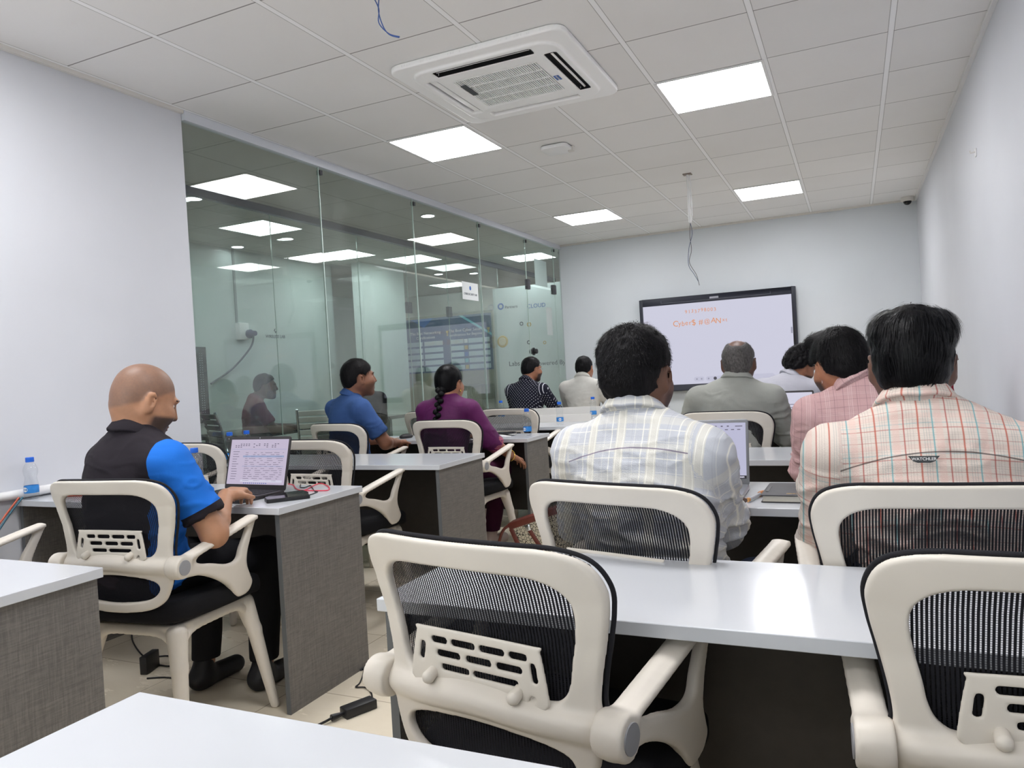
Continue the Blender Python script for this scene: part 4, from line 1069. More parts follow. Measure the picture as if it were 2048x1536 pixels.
    # cut cuffs
    for S_, (m, ax) in ends.items():
        mm, aa = m, ax
        def g(X, Y, Z): 
            dd = (X-mm[0])*aa[0]+(Y-mm[1])*aa[1]+(Z-mm[2])*aa[2]
            rr = np.sqrt(np.maximum((X-mm[0])**2+(Y-mm[1])**2+(Z-mm[2])**2-dd**2, 0))
            return -np.maximum(-dd, rr-.10)    # outside the removed short cylinder
        def g2(X, Y, Z):
            dd = (X-mm[0])*aa[0]+(Y-mm[1])*aa[1]+(Z-mm[2])*aa[2]
            rr = np.sqrt(np.maximum((X-mm[0])**2+(Y-mm[1])**2+(Z-mm[2])**2-dd**2, 0))
            return -np.maximum(np.maximum(-dd, dd-.09), rr-.085)
        f.cut(g2)
    nd = A['hd']-A['nb']; nd = nd/np.linalg.norm(nd)
    f.cap(A['nb']+nd*.050, A['nb']+nd*.30, .054, .085, 0, 's')
    f.cut(lambda X, Y, Z: (A['pel'][2]-.085)-Z+0*X+0*Y)
    V, F = f.net(); N = vnormals(V, F)
    R1 = 1-2*np.abs(vnoise(V*np.array((1, 1, .55)), 11, seed)); R2 = 1-2*np.abs(vnoise(V+np.array((5, 0, .3*seed)), 22, seed+5))
    sh = (V*np.array((1, 1, 1))) @ np.array([[.8, .2, .5], [.1, 1, 0], [-.5, 0, .8]])
    R3 = 1-2*np.abs(vnoise(sh*np.array((.6, 1, 1.6)), 12, seed+9))
    low = np.clip((A['sl'][2]-.005-V[:, 2])/.10, 0.30, 1)
    # flat disks at the cuffs stay flat
    R4 = np.clip(1-2.6*np.abs(vnoise(V*np.array((.7, 1, 2.2))+.07*vnoise(V, 9, seed+2)[:, None], 15, seed+13)), 0, 1)
    V = V+N*((R1*.45+R3*.6+R2*.25+R4*.9)*fold*low)[:, None]
    # pattern coordinates
    def dcap(a, b): 
        ba = b-a; t = np.clip(((V-a) @ ba)/(ba @ ba), 0, 1); return np.linalg.norm(V-a-t[:, None]*ba, axis=1), t*np.linalg.norm(ba)
    pat = np.stack([V[:, 0], V[:, 2]+.35*np.clip(V[:, 1]+.1, -.2, .3), np.zeros(len(V))], 1)
    for S_, E_, W_ in (('sl', 'el', 'wl'), ('sr', 'er', 'wr')):
        a, b, c = A[S_], A[E_], A[W_]; inw = (A['sl']+A['sr'])/2-a; inw = inw/np.linalg.norm(inw)
        d1, t1 = dcap(a, b); d2, t2 = dcap(b, c)
        out = ((V-a) @ inw < .022)
        ar = (np.minimum(d1, d2) < .088) & out & (V[:, 2] > A['pel'][2]-.05) & ((d1 < .088) | (d2 < .075))
        use2 = d2 < d1
        ax = np.where(use2[:, None], (c-b)/np.linalg.norm(c-b), (b-a)/np.linalg.norm(b-a)); org = np.where(use2[:, None], b, a)
        rel = V-org; sidev = np.cross(ax, np.array((0.0, 1, .2))); sidev /= np.linalg.norm(sidev, axis=1)[:, None]+1e-9
        pat[ar, 0] = (rel*sidev).sum(1)[ar]+.03; pat[ar, 1] = np.where(use2, t2+np.linalg.norm(b-a), t1)[ar]; pat[ar, 2] = 1.0
    mats = shirt if isinstance(shirt, (list, tuple)) else [shirt]
    mi = None
    so_ = link('shirt', npmesh('shirt', V, F, mats, mi), root); attr(so_.data, 'pat', pat)
    if hmask is not None: attr(so_.data, 'mask', np.repeat(hmask(V, A)[:, None], 3, 1))
    # ---- collar
    if collar:
        z0 = A['nb']+nd*.030+np.array((0, .004, 0)); xa = np.array((1.0, 0, 0)); xa = xa-nd*(xa @ nd); xa /= np.linalg.norm(xa); ya = np.cross(nd, xa)
        prof = [(.060, -.020), (.0595, .030), (.063, .037), (.068, .034), (.080, -.006), (.078, -.012), (.070, -.010), (.066, -.018)]
        vs = []; fs = []; uv = []; n = len(prof); m = 41
        for i in range(m):
            th = -pi/2+(i/(m-1)-.5)*2*pi*.94
            hgt = .55+.45*(.5-.5*sin(th)); pd = 0.006
            for r, h in prof:
                hh = (h+.014*abs(cos(th)) if h < 0 else h*hgt)-(.5+.5*sin(th))*.022
                p = z0+(xa*cos(th)*(r*1.10)+ya*sin(th)*(r*1.04+.004))*s+nd*hh
                vs.append(p); uv.append((th*.07, A['nb'][2]+h*1.6, 1.0))
        for i in range(m-1):
            for j in range(n): k_ = (j+1) % n; fs.append((i*n+j, i*n+k_, (i+1)*n+k_, (i+1)*n+j))
        V2 = np.array(vs); V2 = V2+(vnoise(V2, 16, seed)*.002)[:, None]
        co = link('collar', npmesh('collar', V2, np.array(fs), mats[0]), root); attr(co.data, 'pat', uv)
    # ---- trousers and shoes
    if legs:
        l2 = lo.copy(); h2 = hi.copy(); h2[2] = A['pel'][2]+.12
        f = SDF(l2, h2, max(res, .008))
        f.ell(A['pel']+np.array((0, 0, -.02)), (.172*w_, .135, .110), None, 0)
        for H_, K_, F_ in ((-.09, 'kl', 'al'), (.09, 'kr', 'ar')):
            hp = A['pel']+np.array((H_, .03, -.03)); f.cap(hp, A[K_], .092, .070, .04); f.cap(A[K_], A[F_]+np.array((0, 0, .02)), .068, .054, .03)
            f.cut(lambda X, Y, Z: A[F_][2]+.015-Z+0*X+0*Y)
        V, F = f.net(); N = vnormals(V, F); V = V+N*(vnoise(V*np.array((1, 1, .7)), 14, seed+3)*.005)[:, None]
        link('trousers', npmesh('trousers', V, F, trousers), root)
        if feet:
            for F_ in ('al', 'ar'):
                ft = A[F_]; f = SDF(ft+np.array((-.07, -.12, -.11)), ft+np.array((.07, .22, .06)), .006)
                f.cap(ft+np.array((0, -.035, -.058)), ft+np.array((0, .155, -.066)), .041, .036, 0); f.cap(ft+np.array((0, -.02, -.05)), ft+np.array((0, -.01, .0)), .043, .040, .03)
                f.cut(lambda X, Y, Z: (ft[2]-.098)-Z+0*X+0*Y)
                V, F = f.net(); link('shoe', npmesh('shoe', V, F, shoes), root)
    # ---- hair
    if hair:
        hair_build(root, A['hd'], HR, s, hair, max(.0045, min(res, .006)), seed)
    return root, A, HR
def hair_build(root, hd, HR, s, h, res, seed):
    th = h.get('th', .012); lo = np.array((-.12, -.15, -.12)); hi = np.array((.12, .13, .17)); f = SDF(lo, hi, res)
    f.ell((0, -.014, .034), (.0755+th*h.get('side', .9), .094+th, .086+th*h.get('top', 1.2)), None, 0)
    f.ell((0, -.040, -.010), (.0635+th*.8, .062+th*.8, .068+th*.5), None, .025)
    for c, r in h.get('blobs', []): f.ell(c, r, None, .02)
    a, b = h.get('line', (-.078, .80))
    # hairline: nape at the back, over the ears, forehead in front
    def line(X, Y, Z):
        base = (a+b*(Y+.09))-Z+0*X
        ear = np.minimum(.0, 0)+(.034-np.sqrt((np.maximum(0, .0)+(Y+.002))**2+(Z+.004)**2))*1.0   # clear the ear
        ear = np.where(np.abs(X) > .06, ear, -1)
        front = (Y-.072)*1.0+0*X+0*Z if h.get('front', True) else -1+0*X+0*Y+0*Z
        front = np.where(Z < .075, front, -1)
        return np.maximum(np.maximum(base, ear*.9), front)
    f.cut(line)
    if h.get('bald'):
        c, r = h['bald']; f.ell(c, r, None, .012, 's')
    V, F = f.net(); N = vnormals(V, F)
    am = h.get('amp', .004); sc = h.get('scale', (45, 45, 16))
    cur = h.get('curl', 0)
    V = V+N*((vnoise(V*np.array(sc)/30, 30, seed)*am+vnoise(V, 70, seed+3)*am*.4+(1-2*np.abs(vnoise(V, 55, seed+7)))*cur))[:, None]
    W_ = (V*s) @ HR.T+hd
    o = link(h.get('name', 'hair'), npmesh('hair', W_, F, h['mat']), root)
    n = h.get('n', 0)
    if n:      # short tapering strands standing off the surface
        rg = np.random.RandomState(seed); okv = np.where((N[:, 2] > -.35) & ~((np.abs(V[:, 0]) > .055) & (V[:, 2] < .012)))[0]; idx = rg.choice(okv, n); P = V[idx]; Nn = N[idx]
        P = P+rg.normal(0, res*.5, P.shape)
        L = h.get('len', .018)*(0.5+rg.rand(n))
        flow = np.array(h.get('flow', (0, -.3, -1.0)))[None, :]+rg.normal(0, h.get('mess', .35), (n, 3))
        whorl = P-np.array((0, -.05, .12)); whorl /= np.linalg.norm(whorl, axis=1)[:, None]; flow = flow*.5+whorl*.9
        flow -= Nn*(flow*Nn).sum(1)[:, None]*.9; flow /= np.linalg.norm(flow, axis=1)[:, None]+1e-9
        lift = h.get('lift', .35); d0 = flow*(1-lift)+Nn*lift; d1 = flow*(1-lift*.2)+Nn*lift*.2
        side = np.cross(flow, Nn); wd = h.get('w', .0011)
        p0 = P-Nn*.002; p1 = p0+d0*L[:, None]*.5-Nn*((L*.5)**2/.17)[:, None]; p2 = p1+d1*L[:, None]*.5-Nn*((L**2-(L*.5)**2)/.16)[:, None]
        vs = np.stack([p0-side*wd, p0+side*wd, p1-side*wd*.8, p1+side*wd*.8, p2-side*wd*.15, p2+side*wd*.15], 1).reshape(-1, 3)
        b0 = np.arange(n)[:, None]*6; Fq = np.concatenate([b0+np.array([[0, 1, 3, 2]]), b0+np.array([[2, 3, 5, 4]])])
        vs = (vs*s) @ HR.T+hd
        me = npmesh('hair_strands', vs, Fq, h['mat'], smooth=False)
        so = link('hair_strands', me, o); so['kind'] = 'stuff'
    return o
# ---- materials for people
for nm, rgb, r, st in (('hair_black', (11, 10, 12), .5, (140, 140, 18)), ('hair_gloss', (8, 8, 10), .36, (120, 120, 12)), ('hair_grey', (104, 101, 100), .5, (150, 150, 60)), ('hair_dark', (24, 21, 22), .5, (140, 140, 40))):
    M[nm] = hairmat(nm, rgb, r, 2.2 if nm != 'hair_grey' else 0.18, st)
M['sk1'] = skin('skin_tan', (180, 132, 102), (140, 90, 78), (70, 54, 48), (112, 90, 80))
M['sk2'] = skin('skin_brown', (136, 92, 70), (108, 66, 58), (104, 72, 56))
M['sk3'] = skin('skin_medium', (168, 118, 92), (130, 76, 70), (168, 118, 92))
M['sk4'] = skin('skin_dark', (112, 78, 62), (88, 54, 50), (60, 44, 38))
M['sk5'] = skin('skin_deep', (104, 74, 62), (80, 52, 50), (48, 36, 34))
M['sk6'] = skin('skin_warm', (170, 116, 88), (128, 74, 66), (62, 46, 42))
M['tr_dark'] = cloth('dark_trousers', (30, 30, 34)); M['tr_blue'] = cloth('navy_jeans', (44, 52, 72)); M['tr_beige'] = cloth('beige_trousers', (214, 196, 178)); M['tr_purple'] = cloth('purple_bottoms', (70, 26, 54))
M['shoe_black'] = simple('black_shoe', (26, 26, 30), 0.5); M['sandal'] = simple('sandal_tan', (190, 170, 160), 0.5)
M['c_black'] = cloth('black_polo_cloth', (38, 34, 40), 0.2); M['c_blue'] = cloth('bright_blue_cloth', (38, 120, 214), 0.15); M['c_polo'] = cloth('steel_blue_polo', (62, 92, 146), 0.2)
M['c_purple'] = cloth('purple_kurta', (96, 34, 88), 0.25, rough=.55); M['c_cream'] = cloth('cream_shirt_cloth', (214, 212, 206), 0.08); M['c_grey'] = cloth('sage_grey_shirt_cloth', (160, 162, 156), 0.12)
M['c_lav'] = cloth('pale_grey_shirt_cloth', (184, 184, 194), 0.10); M['c_red'] = cloth('crimson_shirt_cloth', (150, 28, 52), 0.15); M['c_maroon'] = cloth('maroon_shirt_cloth', (132, 84, 92), 0.15); M['c_scarf'] = cloth('beige_headscarf', (190, 180, 164), 0.2)
M['pl_white'] = plaid('white_yellow_plaid', (192, 195, 202), [(.006, .0022, (234, 232, 224), 1), (.032, .013, (216, 213, 203), .8), (.024, .0016, (244, 242, 234), 1), (.040, .0016, (244, 242, 234), 1), (.062, .0012, (160, 160, 172), .6), (.070, .0014, (230, 228, 220), .8)],
                      [(.008, .0020, (234, 232, 222), .9), (.036, .013, (214, 212, 204), .55), (.052, .0014, (242, 240, 232), .9), (.066, .0012, (160, 158, 172), .6)], .084, .078, seam=.955, seamcol=(120, 108, 132))
M['pl_multi'] = plaid('red_teal_plaid', (222, 210, 200), [(.006, .0022, (178, 88, 80), .9), (.013, .0008, (100, 76, 72), .8), (.018, .0008, (100, 76, 72), .8), (.024, .0008, (120, 90, 80), .7), (.034, .0026, (188, 100, 82), .9), (.044, .0009, (84, 124, 132), .85), (.049, .0009, (84, 124, 132), .85), (.054, .0009, (84, 124, 132), .85), (.062, .0022, (108, 172, 180), .95), (.074, .008, (226, 186, 176), .4)],
                      [(.006, .0014, (172, 90, 84), .9), (.018, .0008, (110, 90, 86), .7), (.023, .0008, (110, 90, 86), .7), (.036, .0020, (182, 96, 88), .8), (.048, .0014, (108, 172, 182), .85), (.056, .0008, (120, 90, 86), .7), (.062, .0008, (120, 90, 86), .7), (.066, .007, (226, 190, 180), .3)], .084, .074, seam=.930, seamcol=(84, 70, 68))
M['pl_pink'] = plaid('dusty_pink_plaid', (208, 170, 170), [(.008, .0012, (80, 50, 60), .85), (.024, .0016, (232, 210, 208), .9), (.030, .0012, (232, 210, 208), .9), (.036, .0016, (232, 210, 208), .9), (.052, .0012, (80, 50, 60), .85), (.060, .0009, (120, 80, 90), .7)],
                     [(.010, .0012, (80, 50, 60), .8), (.030, .0014, (230, 208, 206), .8), (.036, .0012, (230, 208, 206), .8), (.058, .0012, (84, 54, 62), .8)], .074, .078, seam=.915, seamcol=(100, 64, 70))
def dotted():
    k = NT('black_dotted_cloth'); at = k.n('ShaderNodeAttribute', attribute_name='pat'); sp = k.n('ShaderNodeSeparateXYZ'); k.L.new(at.outputs['Vector'], sp.inputs[0])
    def cell(c, off): return k.math('SUBTRACT', k.math('FRACT', k.math('ADD', k.math('DIVIDE', k.math('ADD', c, 10.0), .032), off)), 0.5)
    def dot(o): 
        a, b = cell(sp.outputs[0], o), cell(sp.outputs[1], o)
        return k.math('LESS_THAN', k.math('ADD', k.math('MULTIPLY', a, a), k.math('MULTIPLY', b, b)), 0.013)
    k.set(k.mix(k.math('MAXIMUM', dot(0.0), dot(0.5)), lin((30, 30, 44)), lin((206, 208, 218))), 0.8, spec=.2); return k.m
M['c_dots'] = dotted()
TYPE_L = ((.15, .98, .05), (0, .15, -1))
# 1 shaven-headed man typing
O1 = np.array((-2.255, 1.87, -.0))
def W(p, O): return tuple(np.array(p)-O)
fld = lambda v: v
def polo_mask(V, A):
    a, b = A['sr'], A['er']; inw = (A['sl']+A['sr'])/2-a; inw = inw/np.linalg.norm(inw)
    t = ((V-a) @ (b-a))/((b-a) @ (b-a)); dd = np.linalg.norm(V-a-np.clip(t, 0, 1)[:, None]*(b-a), axis=1)
    seam = np.minimum(.022-(V-a) @ inw, V[:, 0]); side = np.minimum(np.abs(V[:, 0]-A['che'][0])-(.150+.06*np.clip((V[:, 2]-.80)/.2, 0, 1)), .93-V[:, 2])
    blue = np.maximum(seam, side)
    cuff = np.where(dd < .095, (.655-t)*.3, .1)
    return np.minimum(blue, cuff)
def polo_mat():
    k = NT('black_blue_polo_cloth'); at = k.n('ShaderNodeAttribute', attribute_name='mask'); sp = k.n('ShaderNodeSeparateXYZ'); k.L.new(at.outputs['Vector'], sp.inputs[0])
    v, x, y, z = k.coord(); n1 = k.noise(7, k.scale(v, (1, 1, .5)), 5, .6)
    k.set(k.mix(k.math('GREATER_THAN', sp.outputs[0], 0.0), lin((38, 34, 40)), lin((34, 112, 210))), .85, spec=.2); k.bump(k.math('ADD', n1, k.math('MULTIPLY', k.noise(420, v, 2), 0.10)), .35, .006); return k.m
M['c_polo2'] = polo_mat()
p1, A1, H1 = person('shaven-headed man in black and blue polo typing on a laptop', tuple(O1), 0,
    dict(pel=(0, -.10, .60), bel=(.0, -.10, .75), che=(.0, -.10, .91), nb=(.0, -.09, 1.020), hd=(.008, -.045, 1.158), hr=(-20, -25, 0), tr=(4, -8, 0),
         sl=(-.185, -.055, .955), sr=(.205, -.115, .955), el=(-.22, .09, .76), er=(.300, -.045, .705), wl=(-.115, .165, .797), wr=(.195, .115, .805),
         handl=((.45, .9, -.08), (.1, 0, -1), 1, (14, 20, 14), .8), handr=((-.25, .96, .06), (-.1, .1, -1), -1, (34, 36, 22), .9),
         kl=(-.14, .33, .53), kr=(.13, .36, .53), al=(-.16, .30, .10), ar=(.08, .37, .10)),
    'c_polo2', 'sk1', dict(mat='hair_dark', th=.0002, n=0) and None, res=.0052, s=1.08, slim=1.12, fold=.008, seed=4, hmask=polo_mask)
# 2 man in steel blue polo, seen in profile
person('man in blue polo shirt with hands folded, seen in profile', (-3.06, 4.20, 0), math.radians(-24),
    dict(pel=(0, -.10, .60), che=(0, -.10, .92), nb=(.0, -.085, 1.06), hd=(.03, -.03, 1.205), hr=(-14, 0, 0), er=(.24, .02, .77), wr=(.10, .20, .75), el=(-.24, .02, .77), wl=(-.10, .21, .76),
         handl=((.75, .6, -.1), (0, .1, -1), 1, (35, 40, 25)), handr=((-.6, .75, .0), (0, .1, -1), -1, (40, 45, 30))),
    'c_polo', 'sk2', dict(mat='hair_black', th=.011, side=.6, line=(-.070, .82), n=5000, len=.015, lift=.2, amp=.003), res=.0075, s=1.04, trousers='tr_beige', seed=7)
# 3 woman with braid
p3, A3, H3 = person('woman in purple kurta with a long black braid down her back', (-2.39, 4.27, 0), math.radians(-4),
    dict(pel=(0, -.08, .58), che=(0, -.08, .89), nb=(0, -.07, 1.025), hd=(0, -.03, 1.135), hr=(0, -3, 0), sl=(-.175, -.07, .965), sr=(.175, -.07, .965), er=(.255, .0, .77), wr=(.33, .14, .65), el=(-.24, .04, .76), wl=(-.12, .22, .77),
         handr=((.2, .9, -.4), (-.2, 0, -1), -1, (20, 25, 15)), ar=(.06, .30, .10), al=(-.12, .34, .10)),
    'c_purple', 'sk3', dict(mat='hair_gloss', th=.010, line=(-.070, .62), n=5000, len=.030, lift=.03, mess=.12, amp=.002, flow=(0, -.6, -1)), res=.0075, s=.98, slim=.90, sleeve='rolled', trousers='tr_purple', shoes='sandal', collar=False, seed=9)
br = MB()
for i in range(13):
    z = A3['hd'][2]-.035-i*.0225; w2 = .026-.0009*i; yy = float(np.interp(z, [.80, .90, .96, 1.02, 1.12], [-.196, -.200, -.192, -.165, -.140]))
    br.ball((A3['hd'][0]+(.011 if i % 2 else -.011), yy, z), (w2*.9, .021, .019), 12, 8)
br.ball((A3['hd'][0], A3['hd'][1]-.092, A3['hd'][2]-.03), (.036, .03, .034), 12, 8)
br.tube([(A3['hd'][0], -.196, A3['hd'][2]-.32), (A3['hd'][0], -.192, A3['hd'][2]-.37)], [.012, .003])
br.build('braid', 'hair_gloss', p3, smooth=True)
MB().tube([tuple(A3['wr']+np.array((.034*cos(a), -.01+.01*sin(a), .034*sin(a)))) for a in np.linspace(0, 2*pi, 17)[:-1]], .0035, 6, closed=True).build('gold_bangle', simple('gold', (206, 164, 84), .25, .9), p3, smooth=True)
for sx in (-1, 1): MB().ball(tuple(A3['hd']+np.array((sx*.082, .0, -.045))), (.005, .005, .010), 8, 6).build('earring', simple('gold_b', (206, 164, 84), .25, .9), p3, smooth=True)
cu = A3['er']+(A3['wr']-A3['er'])*.33
MB().tube([tuple(A3['er']+(A3['wr']-A3['er'])*.12), tuple(A3['er']+(A3['wr']-A3['er'])*.36)], [.060, .060], 18).build('sleeve_border', simple('pink_gold_border', (168, 84, 110), .6, var=.5, scale=60), p3, smooth=True)
# 4, 5 men at the front left
p4_, A4, H4 = person('man in black dotted shirt and earpiece near the glass door', (-2.93, 6.86, 0), math.radians(-8), dict(hd=(.02, -.02, 1.205), hr=(-20, -6, 0), el=(-.225, .04, .80), er=(.215, .06, .80)),
    'c_dots', 'sk6', dict(mat='hair_black', th=.011, line=(-.060, .85), n=700, len=.02), res=.007, sleeve='long', seed=11, legs=True)
MB().tube([tuple(A4['hd']+H4 @ np.array(q)) for q in ((.080, .0, -.004), (.080, .045, .012), (.055, .095, .012))], .0018, 6).build('glasses_temple', 'chrome', p4_)
person('man in plain cream shirt against the front wall', (-2.43, 7.06, 0), 0, dict(hd=(0, -.03, 1.185), el=(-.215, .06, .80), er=(.225, .04, .80)),
    'c_cream', 'sk3', dict(mat='hair_black', th=.010, line=(-.055, .80), n=700, len=.014), res=.010, sleeve='long', seed=13)
# 6 man in white plaid, large in the middle
person('man in white and yellow plaid shirt in front of the silver laptop', (-.455, 1.95, 0), math.radians(-8),
    dict(pel=(0, -.10, .60), che=(-.02, -.09, .90), bel=(-.01, -.10, .75), nb=(-.055, -.085, 1.032), hd=(-.062, -.035, 1.155), hr=(-4, -6, 2), sl=(-.235, -.08, .960), sr=(.135, -.08, .955), el=(-.28, .02, .76), er=(.118, .035, .765), wl=(-.20, .22, .79), wr=(.06, .23, .79), tr=(0, -4, 0)),
    'pl_white', 'sk4', dict(mat='hair_black', th=.011, side=.45, top=1.0, line=(-.082, .86), n=9000, len=.011, lift=.5, mess=.55, amp=.003, curl=.0025, w=.0008, blobs=[((-.034, -.025, .055), (.050, .068, .058)), ((.034, -.025, .055), (.050, .068, .058))]), res=.0062, s=1.06, slim=1.08, sleeve='rolled', fold=.011, seed=21, trousers='tr_blue')
# 7 balding man
person('balding man in sage grey shirt facing the screen', (-.595, 4.20, 0), math.radians(2), dict(hd=(.03, -.06, 1.165), nb=(.02, -.10, 1.05), hr=(0, -2, 0), el=(-.26, .0, .78), er=(.25, .0, .77), sl=(-.19, -.11, .985), sr=(.20, -.11, .975)),
    'c_grey', 'sk5', dict(mat='hair_grey', th=.006, side=.9, top=.5, line=(-.085, .80), n=3600, len=.009, lift=.3, bald=((.0, -.045, .125), (.044, .075, .046))), res=.0075, s=1.03, slim=1.08, sleeve='rolled', seed=23, fold=.009)
# 8 man leaning forward
person('man in pale grey shirt bent forward beside the screen', (-.41, 5.30, 0), math.radians(-10), dict(che=(0, -.02, .90), nb=(0, .03, 1.02), hd=(.065, .09, 1.120), hr=(-38, -30, 14), sl=(-.19, 0, .98), sr=(.19, .02, .955), el=(-.26, .12, .80), er=(.26, .14, .80)),
    'c_lav', 'sk6', dict(mat='hair_black', th=.020, top=1.2, line=(-.058, .80), n=2500, len=.02, lift=.5, mess=.6, amp=.006, curl=.006), res=.009, seed=25, sleeve='rolled')
# 9 pink plaid man turned away
p9, A9, H9 = person('man in dusty pink plaid shirt wearing a face mask', (.02, 3.05, 0), math.radians(6), dict(pel=(0, -.06, .60), che=(0, -.06, .90), nb=(-.015, -.07, 1.045), hd=(-.072, -.02, 1.138), hr=(26, -14, -4), sl=(-.185, -.06, .965), sr=(.19, -.07, .965), el=(-.200, .03, .76), er=(.25, .02, .77)),
    'pl_pink', 'sk6', dict(mat='hair_black', th=.016, side=.9, top=1.3, line=(-.070, .84), n=5000, len=.026, lift=.35, mess=.4, amp=.004, blobs=[((-.02, .05, .110), (.06, .05, .035))]), res=.0068, s=1.04, sleeve='long', fold=.009, seed=27)
mk = SDF((-.10, 0, -.13), (.10, .15, .03), .004)
mk.ell((0, .034, -.045), (.066, .078, .070), None, 0); mk.ell((0, .10, -.035), (.03, .025, .035), None, .02); mk.ell((0, .03, -.045), (.060, .070, .075), None, .004, 's'); mk.cut(lambda X, Y, Z: .045-Y-.0*X+0*Z); mk.cut(lambda X, Y, Z: Z+.012+0*X+0*Y)
V, F = mk.net(); link('face_mask', npmesh('face_mask', (V*1.04) @ H9.T+A9['hd'], F, cloth('mask_grey', (150, 146, 160))), p9)
MB().tube([tuple(A9['hd']+H9 @ (np.array(q)*1.04)) for q in ((-.058, .05, -.02), (-.074, .02, -.01), (-.084, -.015, -.008), (-.074, .01, -.045), (-.056, .05, -.07))], .0018, 6).build('mask_loop', 'white', p9)
# 10 man in multi plaid, right foreground
p10, A10, H10 = person('man in red and teal plaid shirt with glossy black hair, right foreground', (.165, 2.02, 0), math.radians(3),
    dict(pel=(0, -.10, .60), che=(-.02, -.09, .90), bel=(-.01, -.10, .75), nb=(-.045, -.085, 1.030), hd=(-.045, -.035, 1.145), hr=(-6, -8, 3), sl=(-.235, -.08, .948), sr=(.205, -.08, .935), el=(-.245, .0, .735), er=(.28, .02, .76), wl=(-.17, .21, .79), wr=(.20, .22, .79), tr=(0, -4, 0)),
    'pl_multi', 'sk5', dict(mat='hair_gloss', th=.012, side=.50, top=1.2, line=(-.088, .66), n=9000, len=.030, lift=.03, mess=.13, amp=.005, w=.0011, scale=(60, 60, 14), flow=(0, -.5, -1), blobs=[((-.040, -.01, .080), (.050, .07, .045)), ((.038, -.01, .080), (.052, .07, .047))]), res=.0062, s=1.04, slim=1.08, sleeve='elbow', fold=.011, seed=31, trousers='tr_blue')
V0 = [(-.030, 0), (.030, 0), (.021, -.011), (.012, -.0145), (-.012, -.0145), (-.021, -.011)]
lb = MB().prism(V0, 0, .0015, axis=1).build('brand_tab', simple('charcoal_tab', (66, 70, 72), .7), p10, (-.052, -.2200, .957)); lb.rotation_euler = (math.radians(-6), 0, 0)
tx = link('tab_lettering', text_mesh('WATCHLER', .0088, 'white', .0003, bold=.0002), lb, (0, -.0006, -.0065)); tx.rotation_euler = (pi/2, 0, 0)
# 11 man in crimson
person('man in crimson shirt mostly hidden behind the pink plaid man', (.17, 4.28, 0), math.radians(8), dict(hd=(-.03, -.03, 1.185), hr=(10, -4, 0)), 'c_red', 'sk4', dict(mat='hair_black', th=.010, n=1200, len=.012, line=(-.07, .82)), res=.009, seed=33)
# people across the corridor
person('man in maroon t-shirt and glasses behind the glass partition', (-5.22, 5.62, 0), math.radians(-40), dict(hd=(0, .0, 1.185), hr=(-12, -4, 0)), 'c_maroon', 'sk5', dict(mat='hair_black', th=.013, n=900, len=.014, line=(-.06, .85)), res=.010, collar=False, seed=41, slim=1.05)
pw, AW, HW = person('seated woman in beige headscarf and dark top behind the glass', (-4.62, 6.30, 0), math.radians(60), dict(hd=(0, .02, 1.15), hr=(0, -10, 0)), 'tr_dark', 'sk6', None, res=.010, sleeve='long', collar=False, seed=43)
hs = SDF((-.16, -.20, -.28), (.16, .14, .16), .007)
hs.ell((0, -.02, .03), (.092, .112, .105), None, 0); hs.cap((0, -.03, -.06), (0, -.06, -.20), .088, .13, .05); hs.ell((0, .10, -.02), (.055, .08, .085), None, .01, 's'); hs.cap((0, -.0, -.02), (0, -.02, -.28), .070, .085, .01, 's')
V, F = hs.net(); V = V+vnormals(V, F)*(vnoise(V, 18, 3)*.006)[:, None]; link('headscarf', npmesh('headscarf', V @ HW.T+AW['hd'], F, 'c_scarf'), pw)
# ================================================================== SMALL THINGS
DT = 0.7502
M['pet'] = glassy('clear_bottle_plastic', (0.97, 0.98, 0.985, 1), 1.45, 0.03)
M['water'] = glassy('water', (0.95, 0.97, 0.98, 1), 1.33, 0.0)
M['capblue'] = simple('blue_bottle_cap', (34, 104, 214), 0.4); M['labelblue'] = simple('bottle_label_blue', (52, 138, 216), 0.45, var=.2, scale=30)
def bottle0():
    t = thing('water_bottle', 'x', 'bottle')
    prof = [(0, 0), (.022, 0), (.0275, .005), (.0285, .02), (.0285, .062), (.0275, .070), (.0235, .088), (.0232, .096), (.0275, .112), (.0290, .124), (.0275, .136), (.021, .152), (.0145, .160), (.0135, .168), (0, .168)]
    MB().lathe(prof, seg=28).build('body', 'pet', t, smooth=80)
    MB().lathe([(0, .163), (.0165, .163), (.0172, .166), (.0168, .182), (.0155, .184), (0, .184)], seg=28).build('cap', 'capblue', t, smooth=30)
    MB().lathe([(.0289, .028), (.0291, .029), (.0291, .059), (.0289, .060)], seg=32, cap=False).build('label', 'labelblue', t, smooth=80)
    for a0 in (-.5, 2.6):
        o = MB(); vs = []; n = 18
        for i in range(n):
            a = 2*pi*i/n; u, v = .0135*cos(a), .0105*sin(a); th = -pi/2+a0+u/.0293; vs.append((.0293*cos(th), .0293*sin(th), .044+v))
        th = -pi/2+a0; vs.append((.0297*cos(th), .0297*sin(th), .044)); o.add(vs, [(i, (i+1) % n, n) for i in range(n)]); lm = o.build('label_oval', 'white', t)
        me = text_mesh('Kinley', .0085, 'navy', .0001)
        for v_ in me.vertices:
            th = -pi/2+a0+v_.co.x/.0298; v_.co = Vector((.0299*cos(th), .0299*sin(th), .044+v_.co.y))
        link('label_lettering', me, lm)
    return t
bt0 = bottle0(); bt0['group'] = 'blue-capped water bottles on the desks'
